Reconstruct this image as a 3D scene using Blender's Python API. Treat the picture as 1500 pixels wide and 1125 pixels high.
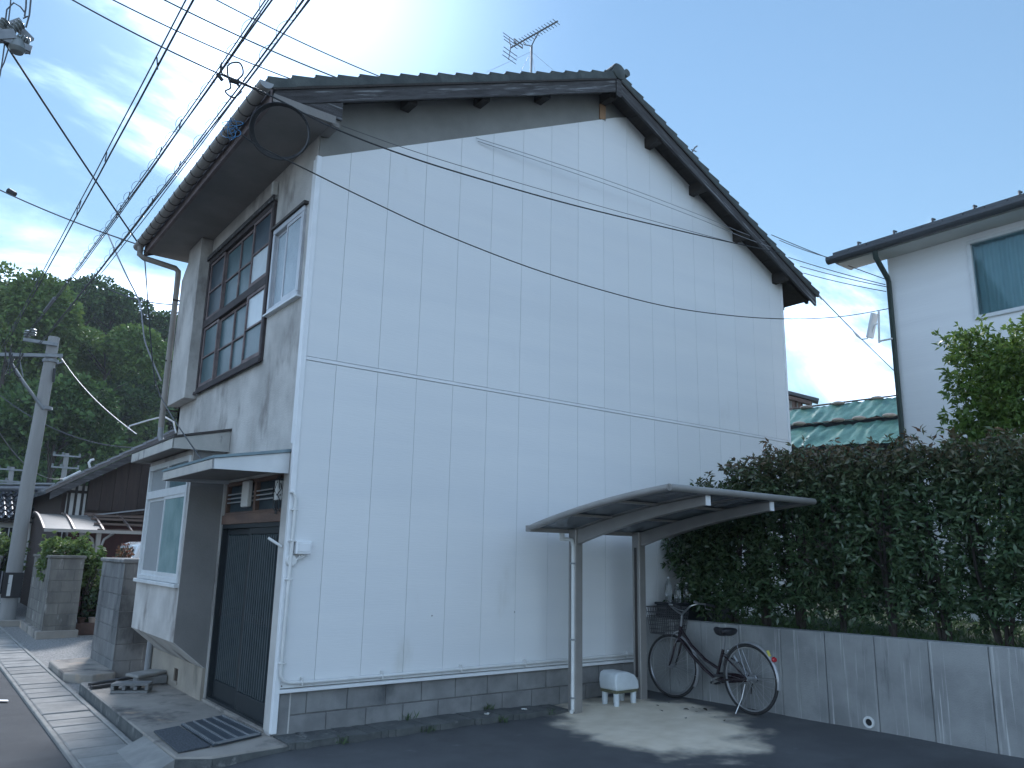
import bpy, bmesh, math, random
import numpy as np
from mathutils import Vector, Matrix, Euler, noise as mnoise

R = math.radians
random.seed(7)
rng = np.random.default_rng(11)
scene = bpy.context.scene
for o in list(bpy.data.objects):
    bpy.data.objects.remove(o)
col = scene.collection

# ------------------------------------------------------------------ camera
CAM = Vector((-2.7595, -7.0132, 1.6293))
CEUL = Euler((R(102.412), R(-1.1624), R(-37.2585)), 'XYZ')
FPX = 1141.97                                     # focal length in photo pixels (1500 wide)
cd = bpy.data.cameras.new('camera')
cam = bpy.data.objects.new('camera', cd)
col.objects.link(cam)
cam.location = CAM
cam.rotation_euler = CEUL
cd.sensor_width = 36
cd.lens = FPX / 1500 * 36
cd.clip_start = 0.05
cd.clip_end = 2000
scene.camera = cam

# ------------------------------------------------------------------ world
SUN_EL, SUN_AZ = R(39.0), R(19.5)                 # azimuth measured from +Y towards +X
sund = Vector((math.sin(SUN_AZ) * math.cos(SUN_EL), math.cos(SUN_AZ) * math.cos(SUN_EL), math.sin(SUN_EL)))
SKY_GAIN, SKY_COMP = 0.53, 0.18
CLOUD_SEED, CLOUD_ROT, CLOUD_LOC = 17.95, 120, (5.2, 3.7, 0)
CLOUD_LO, CLOUD_HI, CLOUD_B = 0.480, 0.77, 8.4
world = bpy.data.worlds.new('World')
scene.world = world
world.use_nodes = True
wt = world.node_tree
wt.nodes.clear()


def wn(t, **kw):
    n = wt.nodes.new(t)
    for k, v in kw.items():
        setattr(n, k, v)
    return n


def wl(a, b):
    wt.links.new(a, b)


def wmath(op, a, b=None, clamp=False):
    n = wn('ShaderNodeMath', operation=op, use_clamp=clamp)
    for i, v in enumerate((a, b)):
        if v is None:
            continue
        if hasattr(v, 'is_linked'):
            wl(v, n.inputs[i])
        else:
            n.inputs[i].default_value = v
    return n.outputs[0]


sky = wn('ShaderNodeTexSky', sky_type='NISHITA')
sky.sun_disc = False
sky.sun_elevation = SUN_EL
sky.sun_rotation = SUN_AZ
sky.altitude = 0
sky.air_density = 1.0
sky.dust_density = 0.0
sky.ozone_density = 2.0
# the camera's wide tonal range: the brightest part of the clear sky is compressed evenly
lum = wn('ShaderNodeRGBToBW')
wl(sky.outputs[0], lum.inputs[0])
gain = wmath('DIVIDE', SKY_GAIN, wmath('ADD', 1.0, wmath('MULTIPLY', lum.outputs[0], SKY_COMP)))
skyc = wn('ShaderNodeVectorMath', operation='SCALE')
wl(sky.outputs[0], skyc.inputs[0])
wl(gain, skyc.inputs['Scale'])
skyt = wn('ShaderNodeVectorMath', operation='MULTIPLY')
wl(skyc.outputs[0], skyt.inputs[0])
skyt.inputs[1].default_value = (1.16, 1.15, 0.93)
tc = wn('ShaderNodeTexCoord')
sep = wn('ShaderNodeSeparateXYZ')
wl(tc.outputs['Generated'], sep.inputs[0])
zc = wmath('ADD', wmath('MAXIMUM', sep.outputs[2], 0.0), 0.22)
cx = wmath('DIVIDE', sep.outputs[0], zc)
cy = wmath('DIVIDE', sep.outputs[1], zc)
cmb = wn('ShaderNodeCombineXYZ')
wl(cx, cmb.inputs[0])
wl(cy, cmb.inputs[1])
cmb.inputs[2].default_value = CLOUD_SEED
mp = wn('ShaderNodeMapping')
mp.inputs['Rotation'].default_value = (0, 0, R(CLOUD_ROT))
mp.inputs['Scale'].default_value = (0.75, 1.35, 1)
mp.inputs['Location'].default_value = CLOUD_LOC
wl(cmb.outputs[0], mp.inputs[0])
n1 = wn('ShaderNodeTexNoise')
n1.inputs['Scale'].default_value = 1.15
n1.inputs['Detail'].default_value = 12
n1.inputs['Roughness'].default_value = 0.60
n1.inputs['Distortion'].default_value = 0.45
wl(mp.outputs[0], n1.inputs['Vector'])
mr = wn('ShaderNodeMapRange', interpolation_type='SMOOTHSTEP')
# cloud layers overlap towards the horizon
low_ = wmath('SUBTRACT', 1.0, wmath('DIVIDE', wmath('MAXIMUM', sep.outputs[2], 0.0), 0.42), clamp=True)
wl(wmath('ADD', n1.outputs[0], wmath('MULTIPLY', low_, 0.075)), mr.inputs[0])
mr.inputs[1].default_value = CLOUD_LO
mr.inputs[2].default_value = CLOUD_HI
# glow of the veiled sun in the cloud round it
dot = wn('ShaderNodeVectorMath', operation='DOT_PRODUCT')
wl(tc.outputs['Generated'], dot.inputs[0])
dot.inputs[1].default_value = sund
dpos = wmath('MAXIMUM', dot.outputs['Value'], 0.0)
glow = wmath('POWER', dpos, 70.0)
bright = wmath('ADD', CLOUD_B, wmath('MULTIPLY', glow, 2.0))
ccol = wn('ShaderNodeCombineColor')
wl(wmath("MULTIPLY", bright, 0.80), ccol.inputs[0])
wl(wmath("MULTIPLY", bright, 0.98), ccol.inputs[1])
wl(wmath('MULTIPLY', bright, 1.20), ccol.inputs[2])
cover = wmath('ADD', wmath('MULTIPLY', mr.outputs[0], 0.92), wmath('MULTIPLY', glow, 0.30), clamp=True)
mix = wn('ShaderNodeMix', data_type='RGBA')
wl(cover, mix.inputs[0])
wl(skyt.outputs[0], mix.inputs[6])
wl(ccol.outputs[0], mix.inputs[7])
bg = wn('ShaderNodeBackground')
bg.inputs[1].default_value = 0.12
wl(mix.outputs[2], bg.inputs[0])
wo = wn('ShaderNodeOutputWorld')
wl(bg.outputs[0], wo.inputs[0])

# ------------------------------------------------------------------ sun (veiled by thin cloud)
sl = bpy.data.lights.new('sun', 'SUN')
sl.energy = 1.2
sl.angle = R(11)
sl.color = (1.0, 0.95, 0.87)
sun = bpy.data.objects.new('sun', sl)
col.objects.link(sun)
sun.location = (3, 20, 30)
sun.rotation_euler = (-sund).to_track_quat('-Z', 'Y').to_euler()

scene.view_settings.view_transform = 'Standard'
scene.view_settings.look = 'None'
scene.view_settings.gamma = 1
scene.view_settings.use_white_balance = True
scene.view_settings.white_balance_temperature = 5900
scene.view_settings.white_balance_tint = 13
scene.view_settings.exposure = 2.0

# ------------------------------------------------------------------ helpers
CR = CEUL.to_matrix()


def ray(u, v):
    return CR @ Vector(((u - 750) / FPX, -(v - 562.5) / FPX, -1.0))


def P(u, v, ax, val):
    """world point seen at photo pixel (u, v) on the plane ax = val"""
    d = ray(u, v)
    i = 'xyz'.index(ax)
    return CAM + d * ((val - CAM[i]) / d[i])


def PD(u, v, dist):
    d = ray(u, v)
    return CAM + d * (dist / math.hypot(d.x, d.y))


def sstep(a, b, x):
    t = min(1, max(0, (x - a) / (b - a)))
    return t * t * (3 - 2 * t)


def gz(x):
    return 0.075 * sstep(2.6, 4.6, x)


def link(o, parent=None):
    col.objects.link(o)
    if parent is not None:
        o.parent = parent
    return o


def worigin(o):
    v = Vector((0, 0, 0))
    while o is not None:
        v += o.location
        o = o.parent
    return v


def tag(o, label=None, cat=None, group=None, kind=None):
    if label:
        o['label'] = label
    if cat:
        o['category'] = cat
    if group:
        o['group'] = group
    if kind:
        o['kind'] = kind
    return o


def thing(name, label, cat, loc=(0, 0, 0), group=None):
    o = bpy.data.objects.new(name, None)
    o.empty_display_size = 0.1
    o.location = loc
    link(o)
    return tag(o, label, cat, group)


class MB:
    def __init__(s):
        s.v = []
        s.f = []

    def face(s, pts):
        i = len(s.v)
        s.v += [tuple(p) for p in pts]
        s.f.append(tuple(range(i, i + len(pts))))
        return s

    def box(s, x0, x1, y0, y1, z0, z1):
        i = len(s.v)
        s.v += [(x0, y0, z0), (x1, y0, z0), (x1, y1, z0), (x0, y1, z0), (x0, y0, z1), (x1, y0, z1), (x1, y1, z1), (x0, y1, z1)]
        s.f += [tuple(i + k for k in q) for q in ((0, 3, 2, 1), (4, 5, 6, 7), (0, 1, 5, 4), (1, 2, 6, 5), (2, 3, 7, 6), (3, 0, 4, 7))]
        return s

    def bar(s, a, b, w, h, up=(0, 0, 1)):
        a, b = Vector(a), Vector(b)
        d = (b - a).normalized()
        up = Vector(up)
        sd = d.cross(up)
        if sd.length < 1e-4:
            sd = d.cross(Vector((0, 1, 0)))
        sd.normalize()
        u = sd.cross(d).normalized()
        i = len(s.v)
        for p in (a, b):
            for q, r in ((-1, -1), (1, -1), (1, 1), (-1, 1)):
                s.v.append(tuple(p + sd * (w / 2 * q) + u * (h / 2 * r)))
        s.f += [tuple(i + k for k in q) for q in ((0, 3, 2, 1), (4, 5, 6, 7), (0, 1, 5, 4), (1, 2, 6, 5), (2, 3, 7, 6), (3, 0, 4, 7))]
        return s

    def prism(s, poly, ax, a, b):
        """polygon in the two other axes (order kept x,y,z) extruded along ax"""
        def mk(p, t):
            return {'x': (t, p[0], p[1]), 'y': (p[0], t, p[1]), 'z': (p[0], p[1], t)}[ax]
        n = len(poly)
        i = len(s.v)
        s.v += [mk(p, a) for p in poly] + [mk(p, b) for p in poly]
        s.f.append(tuple(range(i, i + n)))
        s.f.append(tuple(range(i + 2 * n - 1, i + n - 1, -1)))
        for k in range(n):
            m = (k + 1) % n
            s.f.append((i + k, i + n + k, i + n + m, i + m))
        return s

    def tube(s, pts, r, n=8, closed=False, caps=True):
        pts = [Vector(p) for p in pts]
        m = len(pts)
        rs = r if isinstance(r, (list, tuple)) else [r] * m
        ref = None
        i0 = len(s.v)
        for k, p in enumerate(pts):
            if closed:
                t = pts[(k + 1) % m] - pts[k - 1]
            else:
                t = pts[min(k + 1, m - 1)] - pts[max(k - 1, 0)]
            t.normalize()
            if ref is None:
                ref = t.orthogonal().normalized()
            ref = (ref - t * ref.dot(t))
            if ref.length < 1e-5:
                ref = t.orthogonal()
            ref.normalize()
            bn = t.cross(ref)
            for q in range(n):
                a = 2 * math.pi * q / n
                s.v.append(tuple(p + ref * (rs[k] * math.cos(a)) + bn * (rs[k] * math.sin(a))))
        for k in range(m if closed else m - 1):
            a = i0 + k * n
            b = i0 + ((k + 1) % m) * n
            for q in range(n):
                w = (q + 1) % n
                s.f.append((a + q, a + w, b + w, b + q))
        if caps and not closed:
            s.f.append(tuple(range(i0 + n - 1, i0 - 1, -1)))
            s.f.append(tuple(range(i0 + (m - 1) * n, i0 + m * n)))
        return s

    def lathe(s, prof, base, n=16, axis=(0, 0, 1)):
        axis = Vector(axis).normalized()
        u = axis.orthogonal().normalized()
        w = axis.cross(u)
        base = Vector(base)
        i0 = len(s.v)
        for (r, h) in prof:
            for q in range(n):
                a = 2 * math.pi * q / n
                s.v.append(tuple(base + axis * h + u * (r * math.cos(a)) + w * (r * math.sin(a))))
        for k in range(len(prof) - 1):
            for q in range(n):
                e = (q + 1) % n
                s.f.append((i0 + k * n + q, i0 + k * n + e, i0 + (k + 1) * n + e, i0 + (k + 1) * n + q))
        s.f.append(tuple(range(i0 + n - 1, i0 - 1, -1)))
        L = i0 + (len(prof) - 1) * n
        s.f.append(tuple(range(L, L + n)))
        return s

    def grid(s, fn, nu, nv):
        i0 = len(s.v)
        for a in range(nu + 1):
            for b in range(nv + 1):
                s.v.append(tuple(fn(a / nu, b / nv)))
        for a in range(nu):
            for b in range(nv):
                k = i0 + a * (nv + 1) + b
                s.f.append((k, k + 1, k + nv + 2, k + nv + 1))
        return s

    def mesh(s, name, mat, smooth=False, bevel=0, off=Vector((0, 0, 0)), seg=1):
        me = bpy.data.meshes.new(name)
        me.from_pydata([(a - off.x, b - off.y, c - off.z) for a, b, c in s.v], [], s.f)
        bm = bmesh.new()
        bm.from_mesh(me)
        bmesh.ops.recalc_face_normals(bm, faces=bm.faces)
        if bevel:
            bmesh.ops.bevel(bm, geom=[e for e in bm.edges if len(e.link_faces) == 2 and e.calc_face_angle(0) > 0.5], offset=bevel, segments=seg, affect='EDGES', profile=0.6)
        if smooth:
            for f in bm.faces:
                f.smooth = True
            if smooth != 'all':
                for e in bm.edges:
                    if len(e.link_faces) == 2 and e.calc_face_angle(0) > 0.7:
                        e.smooth = False
        bm.to_mesh(me)
        bm.free()
        me.materials.append(mat)
        return me

    def build(s, name, mat, parent=None, smooth=False, bevel=0, seg=1, label=None):
        off = worigin(parent) if parent is not None else Vector((0, 0, 0))
        o = bpy.data.objects.new(name, s.mesh(name, mat, smooth, bevel, off, seg))
        link(o, parent)
        if label:
            o['label'] = label
        return o


def solo(mb, name, mat, label, cat, group=None, smooth=False, bevel=0, kind=None):
    """a top-level thing that is one mesh, its origin moved to its base"""
    xs = np.array(mb.v)
    c = Vector(((xs[:, 0].min() + xs[:, 0].max()) / 2, (xs[:, 1].min() + xs[:, 1].max()) / 2, xs[:, 2].min()))
    o = bpy.data.objects.new(name, mb.mesh(name, mat, smooth, bevel, c))
    o.location = c
    link(o)
    return tag(o, label, cat, group, kind)


def piece(name, me, loc, parent, rot=None):
    o = bpy.data.objects.new(name, me)
    off = worigin(parent)
    o.location = Vector(loc) - off
    if rot is not None:
        o.rotation_euler = rot
    return link(o, parent)


def copy_tree(o, parent=None):
    c = o.copy()
    link(c)
    c.parent = parent
    for ch in o.children:
        copy_tree(ch, c)
    return c


def catenary(a, b, sag, n=24):
    a, b = Vector(a), Vector(b)
    return [a.lerp(b, t / n) - Vector((0, 0, sag * 4 * (t / n) * (1 - t / n))) for t in range(n + 1)]


# ------------------------------------------------------------------ materials
def mat(name, c1, c2=None, scale=6.0, rough=0.8, bump=0.0, bscale=80.0, stretch=(1, 1, 1), metal=0.0, spec=0.5, rnd=0.0,
        stain=None, stain2=None, detail=6.0, island=False, coat=0.0, rot=0.0):
    m = bpy.data.materials.new(name)
    m.use_nodes = True
    nt = m.node_tree
    b = nt.nodes['Principled BSDF']
    N = lambda t: nt.nodes.new(t)
    L = nt.links.new
    b.inputs['Roughness'].default_value = rough
    b.inputs['Metallic'].default_value = metal
    b.inputs['Specular IOR Level'].default_value = spec
    b.inputs['Coat Weight'].default_value = coat
    geo = N('ShaderNodeNewGeometry')

    def noise(sc, st, det=detail, rg=0.6):
        mpn = N('ShaderNodeMapping')
        mpn.inputs['Scale'].default_value = [sc * k for k in st]
        if rot:
            mr0 = N('ShaderNodeMapping')
            mr0.inputs['Rotation'].default_value = (0, rot, 0)
            L(geo.outputs['Position'], mr0.inputs[0])
            L(mr0.outputs[0], mpn.inputs[0])
        else:
            L(geo.outputs['Position'], mpn.inputs[0])
        n = N('ShaderNodeTexNoise')
        n.inputs['Scale'].default_value = 1.0
        n.inputs['Detail'].default_value = det
        n.inputs['Roughness'].default_value = rg
        L(mpn.outputs[0], n.inputs['Vector'])
        return n.outputs[0]

    def rng_(v, a, c):
        r = N('ShaderNodeMapRange')
        r.interpolation_type = 'SMOOTHSTEP'
        L(v, r.inputs[0])
        r.inputs[1].default_value = a
        r.inputs[2].default_value = c
        return r.outputs[0]

    def mixc(f, a, c):
        x = N('ShaderNodeMix')
        x.data_type = 'RGBA'
        if hasattr(f, 'is_linked'):
            L(f, x.inputs[0])
        else:
            x.inputs[0].default_value = f
        for q, i in ((a, 6), (c, 7)):
            if hasattr(q, 'is_linked'):
                L(q, x.inputs[i])
            else:
                x.inputs[i].default_value = (*q, 1)
        return x.outputs[2]

    if c2 is None:
        c2 = tuple(k * 0.86 for k in c1)
    colr = mixc(rng_(noise(scale, stretch), 0.3, 0.7), c1, c2)
    for st in (stain, stain2):
        if st:
            sc, ss, sst, lo, hi = st
            colr = mixc(rng_(noise(ss, sst, 7, 0.62), lo, hi), colr, sc)
    if rnd:
        if island:
            rv = geo.outputs['Random Per Island']
        else:
            oi = N('ShaderNodeObjectInfo')
            rv = oi.outputs['Random']
        h = N('ShaderNodeHueSaturation')
        mr_ = N('ShaderNodeMapRange')
        L(rv, mr_.inputs[0])
        mr_.inputs[3].default_value = 1 - rnd
        mr_.inputs[4].default_value = 1 + rnd
        L(mr_.outputs[0], h.inputs['Value'])
        L(colr, h.inputs['Color'])
        colr = h.outputs[0]
    L(colr, b.inputs['Base Color'])
    if bump:
        bp = N('ShaderNodeBump')
        bp.inputs['Strength'].default_value = bump
        bp.inputs['Distance'].default_value = 0.02
        L(noise(bscale, stretch, 5), bp.inputs['Height'])
        L(bp.outputs[0], b.inputs['Normal'])
    return m


def leafmat(name, c1, c2, young=None, zy=None, trans=0.25, rough=0.4, spec=0.5):
    """leaf: every leaf (mesh island) has its own tint; young shoots above height zy are tinted young"""
    m = bpy.data.materials.new(name)
    m.use_nodes = True
    nt = m.node_tree
    b = nt.nodes['Principled BSDF']
    N = lambda t: nt.nodes.new(t)
    L = nt.links.new
    g = N('ShaderNodeNewGeometry')
    x = N('ShaderNodeMix')
    x.data_type = 'RGBA'
    L(g.outputs['Random Per Island'], x.inputs[0])
    x.inputs[6].default_value = (*c1, 1)
    x.inputs[7].default_value = (*c2, 1)
    out = x.outputs[2]
    if young:
        s = N('ShaderNodeSeparateXYZ')
        L(g.outputs['Position'], s.inputs[0])
        r = N('ShaderNodeMapRange')
        L(s.outputs[2], r.inputs[0])
        r.inputs[1].default_value, r.inputs[2].default_value = zy
        wn_ = N('ShaderNodeTexWhiteNoise')
        wn_.noise_dimensions = '1D'
        L(g.outputs['Random Per Island'], wn_.inputs['W'])
        mu = N('ShaderNodeMath')
        mu.operation = 'MULTIPLY'
        L(r.outputs[0], mu.inputs[0])
        L(wn_.outputs['Value'], mu.inputs[1])
        y = N('ShaderNodeMix')
        y.data_type = 'RGBA'
        L(mu.outputs[0], y.inputs[0])
        L(out, y.inputs[6])
        y.inputs[7].default_value = (*young, 1)
        out = y.outputs[2]
    L(out, b.inputs['Base Color'])
    b.inputs['Roughness'].default_value = rough
    b.inputs['Specular IOR Level'].default_value = spec
    tr = N('ShaderNodeBsdfTranslucent')
    L(out, tr.inputs['Color'])
    ms = N('ShaderNodeMixShader')
    ms.inputs[0].default_value = trans
    L(b.outputs[0], ms.inputs[1])
    L(tr.outputs[0], ms.inputs[2])
    L(ms.outputs[0], nt.nodes['Material Output'].inputs['Surface'])
    return m


def glassmat(name, c1, c2, rough=0.18, scale=2.0, bump=0.15, spec=0.6, bscale=40):
    return mat(name, c1, c2, scale=scale, rough=rough, bump=bump, bscale=bscale, spec=spec)


V1 = (1, 1, 1)
VS = (1, 1, 0.12)          # vertical streaks
Mt = {}
Mt['siding'] = mat('white_siding', (0.74, 0.745, 0.74), (0.70, 0.71, 0.715), 1.2, 0.55, 0.10, 26, (0.25, 1, 3.2), rnd=0.012,
                   stain=((0.55, 0.54, 0.50), 1.3, (1, 1, 0.35), 0.62, 0.85))
Mt['trim'] = mat('white_trim', (0.78, 0.79, 0.80), (0.72, 0.73, 0.74), 5, 0.4, 0, rnd=0.01)
Mt['mortar_grey'] = mat('grey_mortar', (0.235, 0.232, 0.215), (0.185, 0.183, 0.17), 1.6, 0.9, 0.25, 50, stain=((0.31, 0.305, 0.285), 2.5, VS, 0.63, 0.75))
Mt['stucco'] = mat('weathered_stucco', (0.57, 0.55, 0.52), (0.39, 0.375, 0.355), 1.5, 0.92, 0.35, 60,
                   stain=((0.21, 0.19, 0.175), 1.9, (1, 1, 0.5), 0.50, 0.72), stain2=((0.40, 0.27, 0.20), 2.6, (1, 1, 0.22), 0.62, 0.78))
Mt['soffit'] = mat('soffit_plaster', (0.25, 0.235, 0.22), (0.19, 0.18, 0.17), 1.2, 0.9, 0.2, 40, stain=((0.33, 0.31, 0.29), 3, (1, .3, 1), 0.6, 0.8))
Mt['beige'] = mat('beige_mortar', (0.37, 0.325, 0.265), (0.28, 0.25, 0.21), 2.5, 0.9, 0.3, 60, stain=((0.17, 0.155, 0.13), 2.2, (1, 1, .5), 0.55, 0.78))
def wood_dark(rot):
    return mat('weathered_dark_wood', (0.038, 0.034, 0.034), (0.085, 0.082, 0.084), 3, 0.85, 0.6, 30, (1.0, 6, 9), detail=9,
                      stain=((0.24, 0.245, 0.25), 2.0, (0.8, 6, 16), 0.55, 0.68), rot=rot)


Mt['wood_dark'] = wood_dark(0)
Mt['wood_left'] = wood_dark(math.atan(.445))
Mt['wood_right'] = wood_dark(-math.atan(.465))
Mt['frame_dark'] = mat('black_brown_frame', (0.055, 0.042, 0.042), (0.035, 0.028, 0.028), 10, 0.75, 0.3, 50, (1, .4, .6))
Mt['wood_eave'] = mat('dark_eave_wood', (0.028, 0.024, 0.022), (0.045, 0.037, 0.032), 4, 0.85, 0.4, 30, (8, 1, 8))
Mt['wood_new'] = mat('bare_wood', (0.36, 0.22, 0.12), (0.28, 0.165, 0.09), 8, 0.75, 0.2, 40, (4, 4, .4))
Mt['wood_frame'] = mat('purple_brown_wood', (0.21, 0.165, 0.16), (0.12, 0.092, 0.09), 10, 0.75, 0.35, 50, (1, .4, .6), stain=((0.30, 0.26, 0.25), 6, (1, .3, .5), 0.58, 0.75))
Mt['wood_lintel'] = mat('reddish_wood', (0.17, 0.105, 0.078), (0.11, 0.072, 0.058), 6, 0.7, 0.3, 50, (1, .3, 1), stain=((0.32, 0.22, 0.16), 5, (1, .2, 1), 0.62, 0.75))
Mt['tile'] = mat('roof_tile_green_black', (0.032, 0.040, 0.038), (0.062, 0.072, 0.066), 7, 0.62, 0.3, 60, rnd=0.25)
Mt['gutter'] = mat('brown_grey_gutter', (0.24, 0.215, 0.19), (0.30, 0.275, 0.25), 3, 0.5, 0.05, 30, (1, .3, 1))
Mt['ring'] = mat('dark_bracket', (0.05, 0.042, 0.038), None, 5, 0.6)
Mt['pipe_grey'] = mat('grey_pipe', (0.30, 0.31, 0.32), (0.24, 0.25, 0.26), 3, 0.45, 0, 30, VS)
Mt['pipe_white'] = mat('white_pipe', (0.70, 0.70, 0.685), (0.60, 0.60, 0.585), 5, 0.4)
Mt['screw'] = mat('rusty_screw', (0.12, 0.09, 0.07), None, 5, 0.6)
Mt['block'] = mat('concrete_block', (0.27, 0.27, 0.265), (0.20, 0.20, 0.20), 5, 0.95, 0.5, 150, rnd=0.10,
                  stain=((0.10, 0.105, 0.11), 1.5, (1, 1, .6), 0.56, 0.76), stain2=((0.40, 0.40, 0.39), 4, VS, 0.64, 0.78))
Mt['block_light'] = mat('streaked_block', (0.20, 0.188, 0.165), (0.115, 0.11, 0.10), 4, 0.95, 0.5, 120, (1, 1, .3), rnd=0.12,
                        stain=((0.11, 0.105, 0.10), 3.2, (1, 1, .35), 0.50, 0.70), stain2=((0.47, 0.46, 0.43), 7, (1, 1, .2), 0.60, 0.74))
Mt['bay_side'] = mat('unpainted_mortar', (0.235, 0.225, 0.215), (0.19, 0.183, 0.175), 1.8, 0.92, 0.3, 60, stain=((0.30, 0.29, 0.28), 2.5, (1, 1, .5), 0.6, 0.78))
Mt['pillar'] = mat('sooty_block', (0.20, 0.20, 0.195), (0.13, 0.132, 0.132), 3.5, 0.95, 0.5, 120, (1, 1, .5), rnd=0.13,
                   stain=((0.065, 0.067, 0.068), 2.0, (1, 1, .5), 0.50, 0.70), stain2=((0.40, 0.40, 0.385), 5, (1, 1, .16), 0.62, 0.76))
Mt['mortar_joint'] = mat('mortar_joint', (0.20, 0.20, 0.195), (0.13, 0.13, 0.13), 8, 0.95, 0.3, 100)
Mt['retain'] = mat('cast_concrete', (0.30, 0.305, 0.30), (0.20, 0.205, 0.205), 2.0, 0.9, 0.35, 90, rnd=0.05,
                   stain=((0.13, 0.135, 0.135), 3.4, (2.6, 2.6, .30), 0.58, 0.78), stain2=((0.52, 0.52, 0.51), 4.5, (5.5, 5.5, .14), 0.56, 0.72))
Mt['concrete'] = mat('old_concrete', (0.33, 0.30, 0.262), (0.24, 0.22, 0.195), 2.2, 0.92, 0.4, 120,
                     stain=((0.10, 0.094, 0.088), 1.9, V1, 0.49, 0.66), stain2=((0.44, 0.33, 0.235), 2.1, V1, 0.57, 0.72))
Mt['curb'] = mat('mossy_curb', (0.13, 0.135, 0.13), (0.08, 0.085, 0.085), 5, 0.95, 0.7, 70, stain=((0.24, 0.24, 0.23), 6, V1, 0.58, 0.72))
Mt['lid'] = mat('drain_lid_concrete', (0.31, 0.30, 0.28), (0.235, 0.23, 0.215), 5, 0.95, 0.5, 160, rnd=0.10, stain=((0.20, 0.20, 0.195), 2.2, V1, 0.55, 0.75))
Mt['gravel'] = mat('pale_gravel', (0.36, 0.35, 0.33), (0.15, 0.147, 0.14), 38, 0.95, 0.9, 60, detail=4)
Mt['soil'] = mat('soil_ground', (0.13, 0.12, 0.10), (0.09, 0.085, 0.07), 2, 0.98, 0.5, 30)
Mt['bed'] = mat('mossy_soil', (0.026, 0.040, 0.016), (0.036, 0.042, 0.022), 1.5, 0.98, 0.5, 40)
Mt['alu_white'] = mat('white_aluminium', (0.66, 0.675, 0.68), (0.58, 0.595, 0.60), 6, 0.35, 0)
Mt['alu'] = mat('silver_aluminium', (0.50, 0.51, 0.53), (0.43, 0.44, 0.46), 6, 0.35, 0, metal=0.35)
Mt['screen'] = mat('grey_screen', (0.27, 0.285, 0.29), (0.24, 0.255, 0.26), 2, 0.6, 0.05, 300)
Mt['glass_dark'] = glassmat('dim_frosted_glass', (0.05, 0.075, 0.09), (0.03, 0.045, 0.06), 0.28, spec=0.2)
Mt['glass_teal'] = glassmat('teal_frosted_glass', (0.09, 0.145, 0.16), (0.055, 0.10, 0.115), 0.30, spec=0.22)
Mt['glass_reflect'] = glassmat('painted_sky_reflection_glass', (0.55, 0.60, 0.62), (0.44, 0.50, 0.53), 0.3)  # sky reflection painted into the pane as a pale base colour
Mt['glass_front'] = glassmat('greenish_frosted_glass', (0.25, 0.36, 0.36), (0.16, 0.26, 0.27), 0.22, 3.0, 0.25)
Mt['glass_reflect_blue'] = glassmat('frosted_glass_painted_reflection', (0.40, 0.47, 0.52), (0.32, 0.39, 0.44), 0.2, 3, 0.3)  # frosted glass, its light-blue reflection painted into the base colour
Mt['door'] = mat('dark_green_door', (0.011, 0.016, 0.020), (0.015, 0.020, 0.024), 6, 0.5, 0.05, 30)
Mt['door_slat'] = mat('dark_door_slat', (0.065, 0.082, 0.090), (0.050, 0.064, 0.070), 6, 0.40, 0)
Mt['rim_metal'] = mat('teal_flashing', (0.18, 0.25, 0.28), (0.14, 0.20, 0.23), 5, 0.4)
Mt['fascia_white'] = mat('white_fascia', (0.68, 0.69, 0.69), (0.60, 0.61, 0.61), 4, 0.5)
Mt['fascia_old'] = mat('stained_fascia', (0.50, 0.48, 0.44), (0.40, 0.385, 0.36), 3, 0.8, 0.2, 60, stain=((0.14, 0.135, 0.13), 7, (1, 1, .35), 0.56, 0.72))
Mt['carport'] = mat('bronze_aluminium', (0.31, 0.295, 0.28), (0.27, 0.258, 0.245), 5, 0.38, 0, metal=0.25)
Mt['carport_panel'] = mat('smoke_polycarbonate', (0.18, 0.20, 0.22), (0.14, 0.16, 0.18), 3, 0.25, 0.05, 10)
Mt['stool'] = mat('pale_plastic', (0.62, 0.66, 0.68), (0.52, 0.56, 0.58), 6, 0.45, 0.05, 30)
Mt['stool_band'] = mat('olive_band', (0.13, 0.13, 0.08), None, 6, 0.6)
Mt['black'] = mat('black_rubber', (0.018, 0.018, 0.02), (0.03, 0.03, 0.032), 8, 0.6)
Mt['tyre'] = mat('tyre_rubber', (0.022, 0.022, 0.024), (0.035, 0.034, 0.034), 8, 0.75)
Mt['guard'] = mat('silver_mudguard', (0.42, 0.42, 0.43), (0.33, 0.33, 0.34), 9, 0.3, 0, metal=0.3)
Mt['wire'] = mat('basket_wire', (0.09, 0.09, 0.095), None, 9, 0.4, 0, metal=0.3)
Mt['bike_paint'] = mat('dark_maroon_paint', (0.016, 0.008, 0.013), (0.020, 0.010, 0.015), 6, 0.25, 0, coat=0.5)
Mt['chrome'] = mat('dull_chrome', (0.55, 0.56, 0.58), (0.45, 0.45, 0.47), 9, 0.28, 0, metal=0.9)
Mt['steel'] = mat('spoke_steel', (0.40, 0.41, 0.43), None, 9, 0.35, 0, metal=0.8)
Mt['saddle'] = mat('saddle_vinyl', (0.02, 0.02, 0.024), None, 6, 0.45, 0.1, 60)
Mt['red'] = mat('red_reflector', (0.45, 0.02, 0.03), None, 6, 0.2, coat=0.5)
Mt['yellow'] = mat('yellow_sticker', (0.62, 0.55, 0.10), None, 6, 0.5)
Mt['mat_pebble'] = mat('charcoal_mat', (0.035, 0.04, 0.048), (0.10, 0.11, 0.125), 60, 0.85, 1.0, 55, detail=3)
Mt['mat_rubber'] = mat('blue_black_rubber', (0.06, 0.072, 0.085), (0.045, 0.055, 0.068), 5, 0.45, 0.1, 60)
Mt['mat_rib'] = mat('scraper_metal', (0.33, 0.34, 0.35), None, 5, 0.4, metal=0.5)
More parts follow.
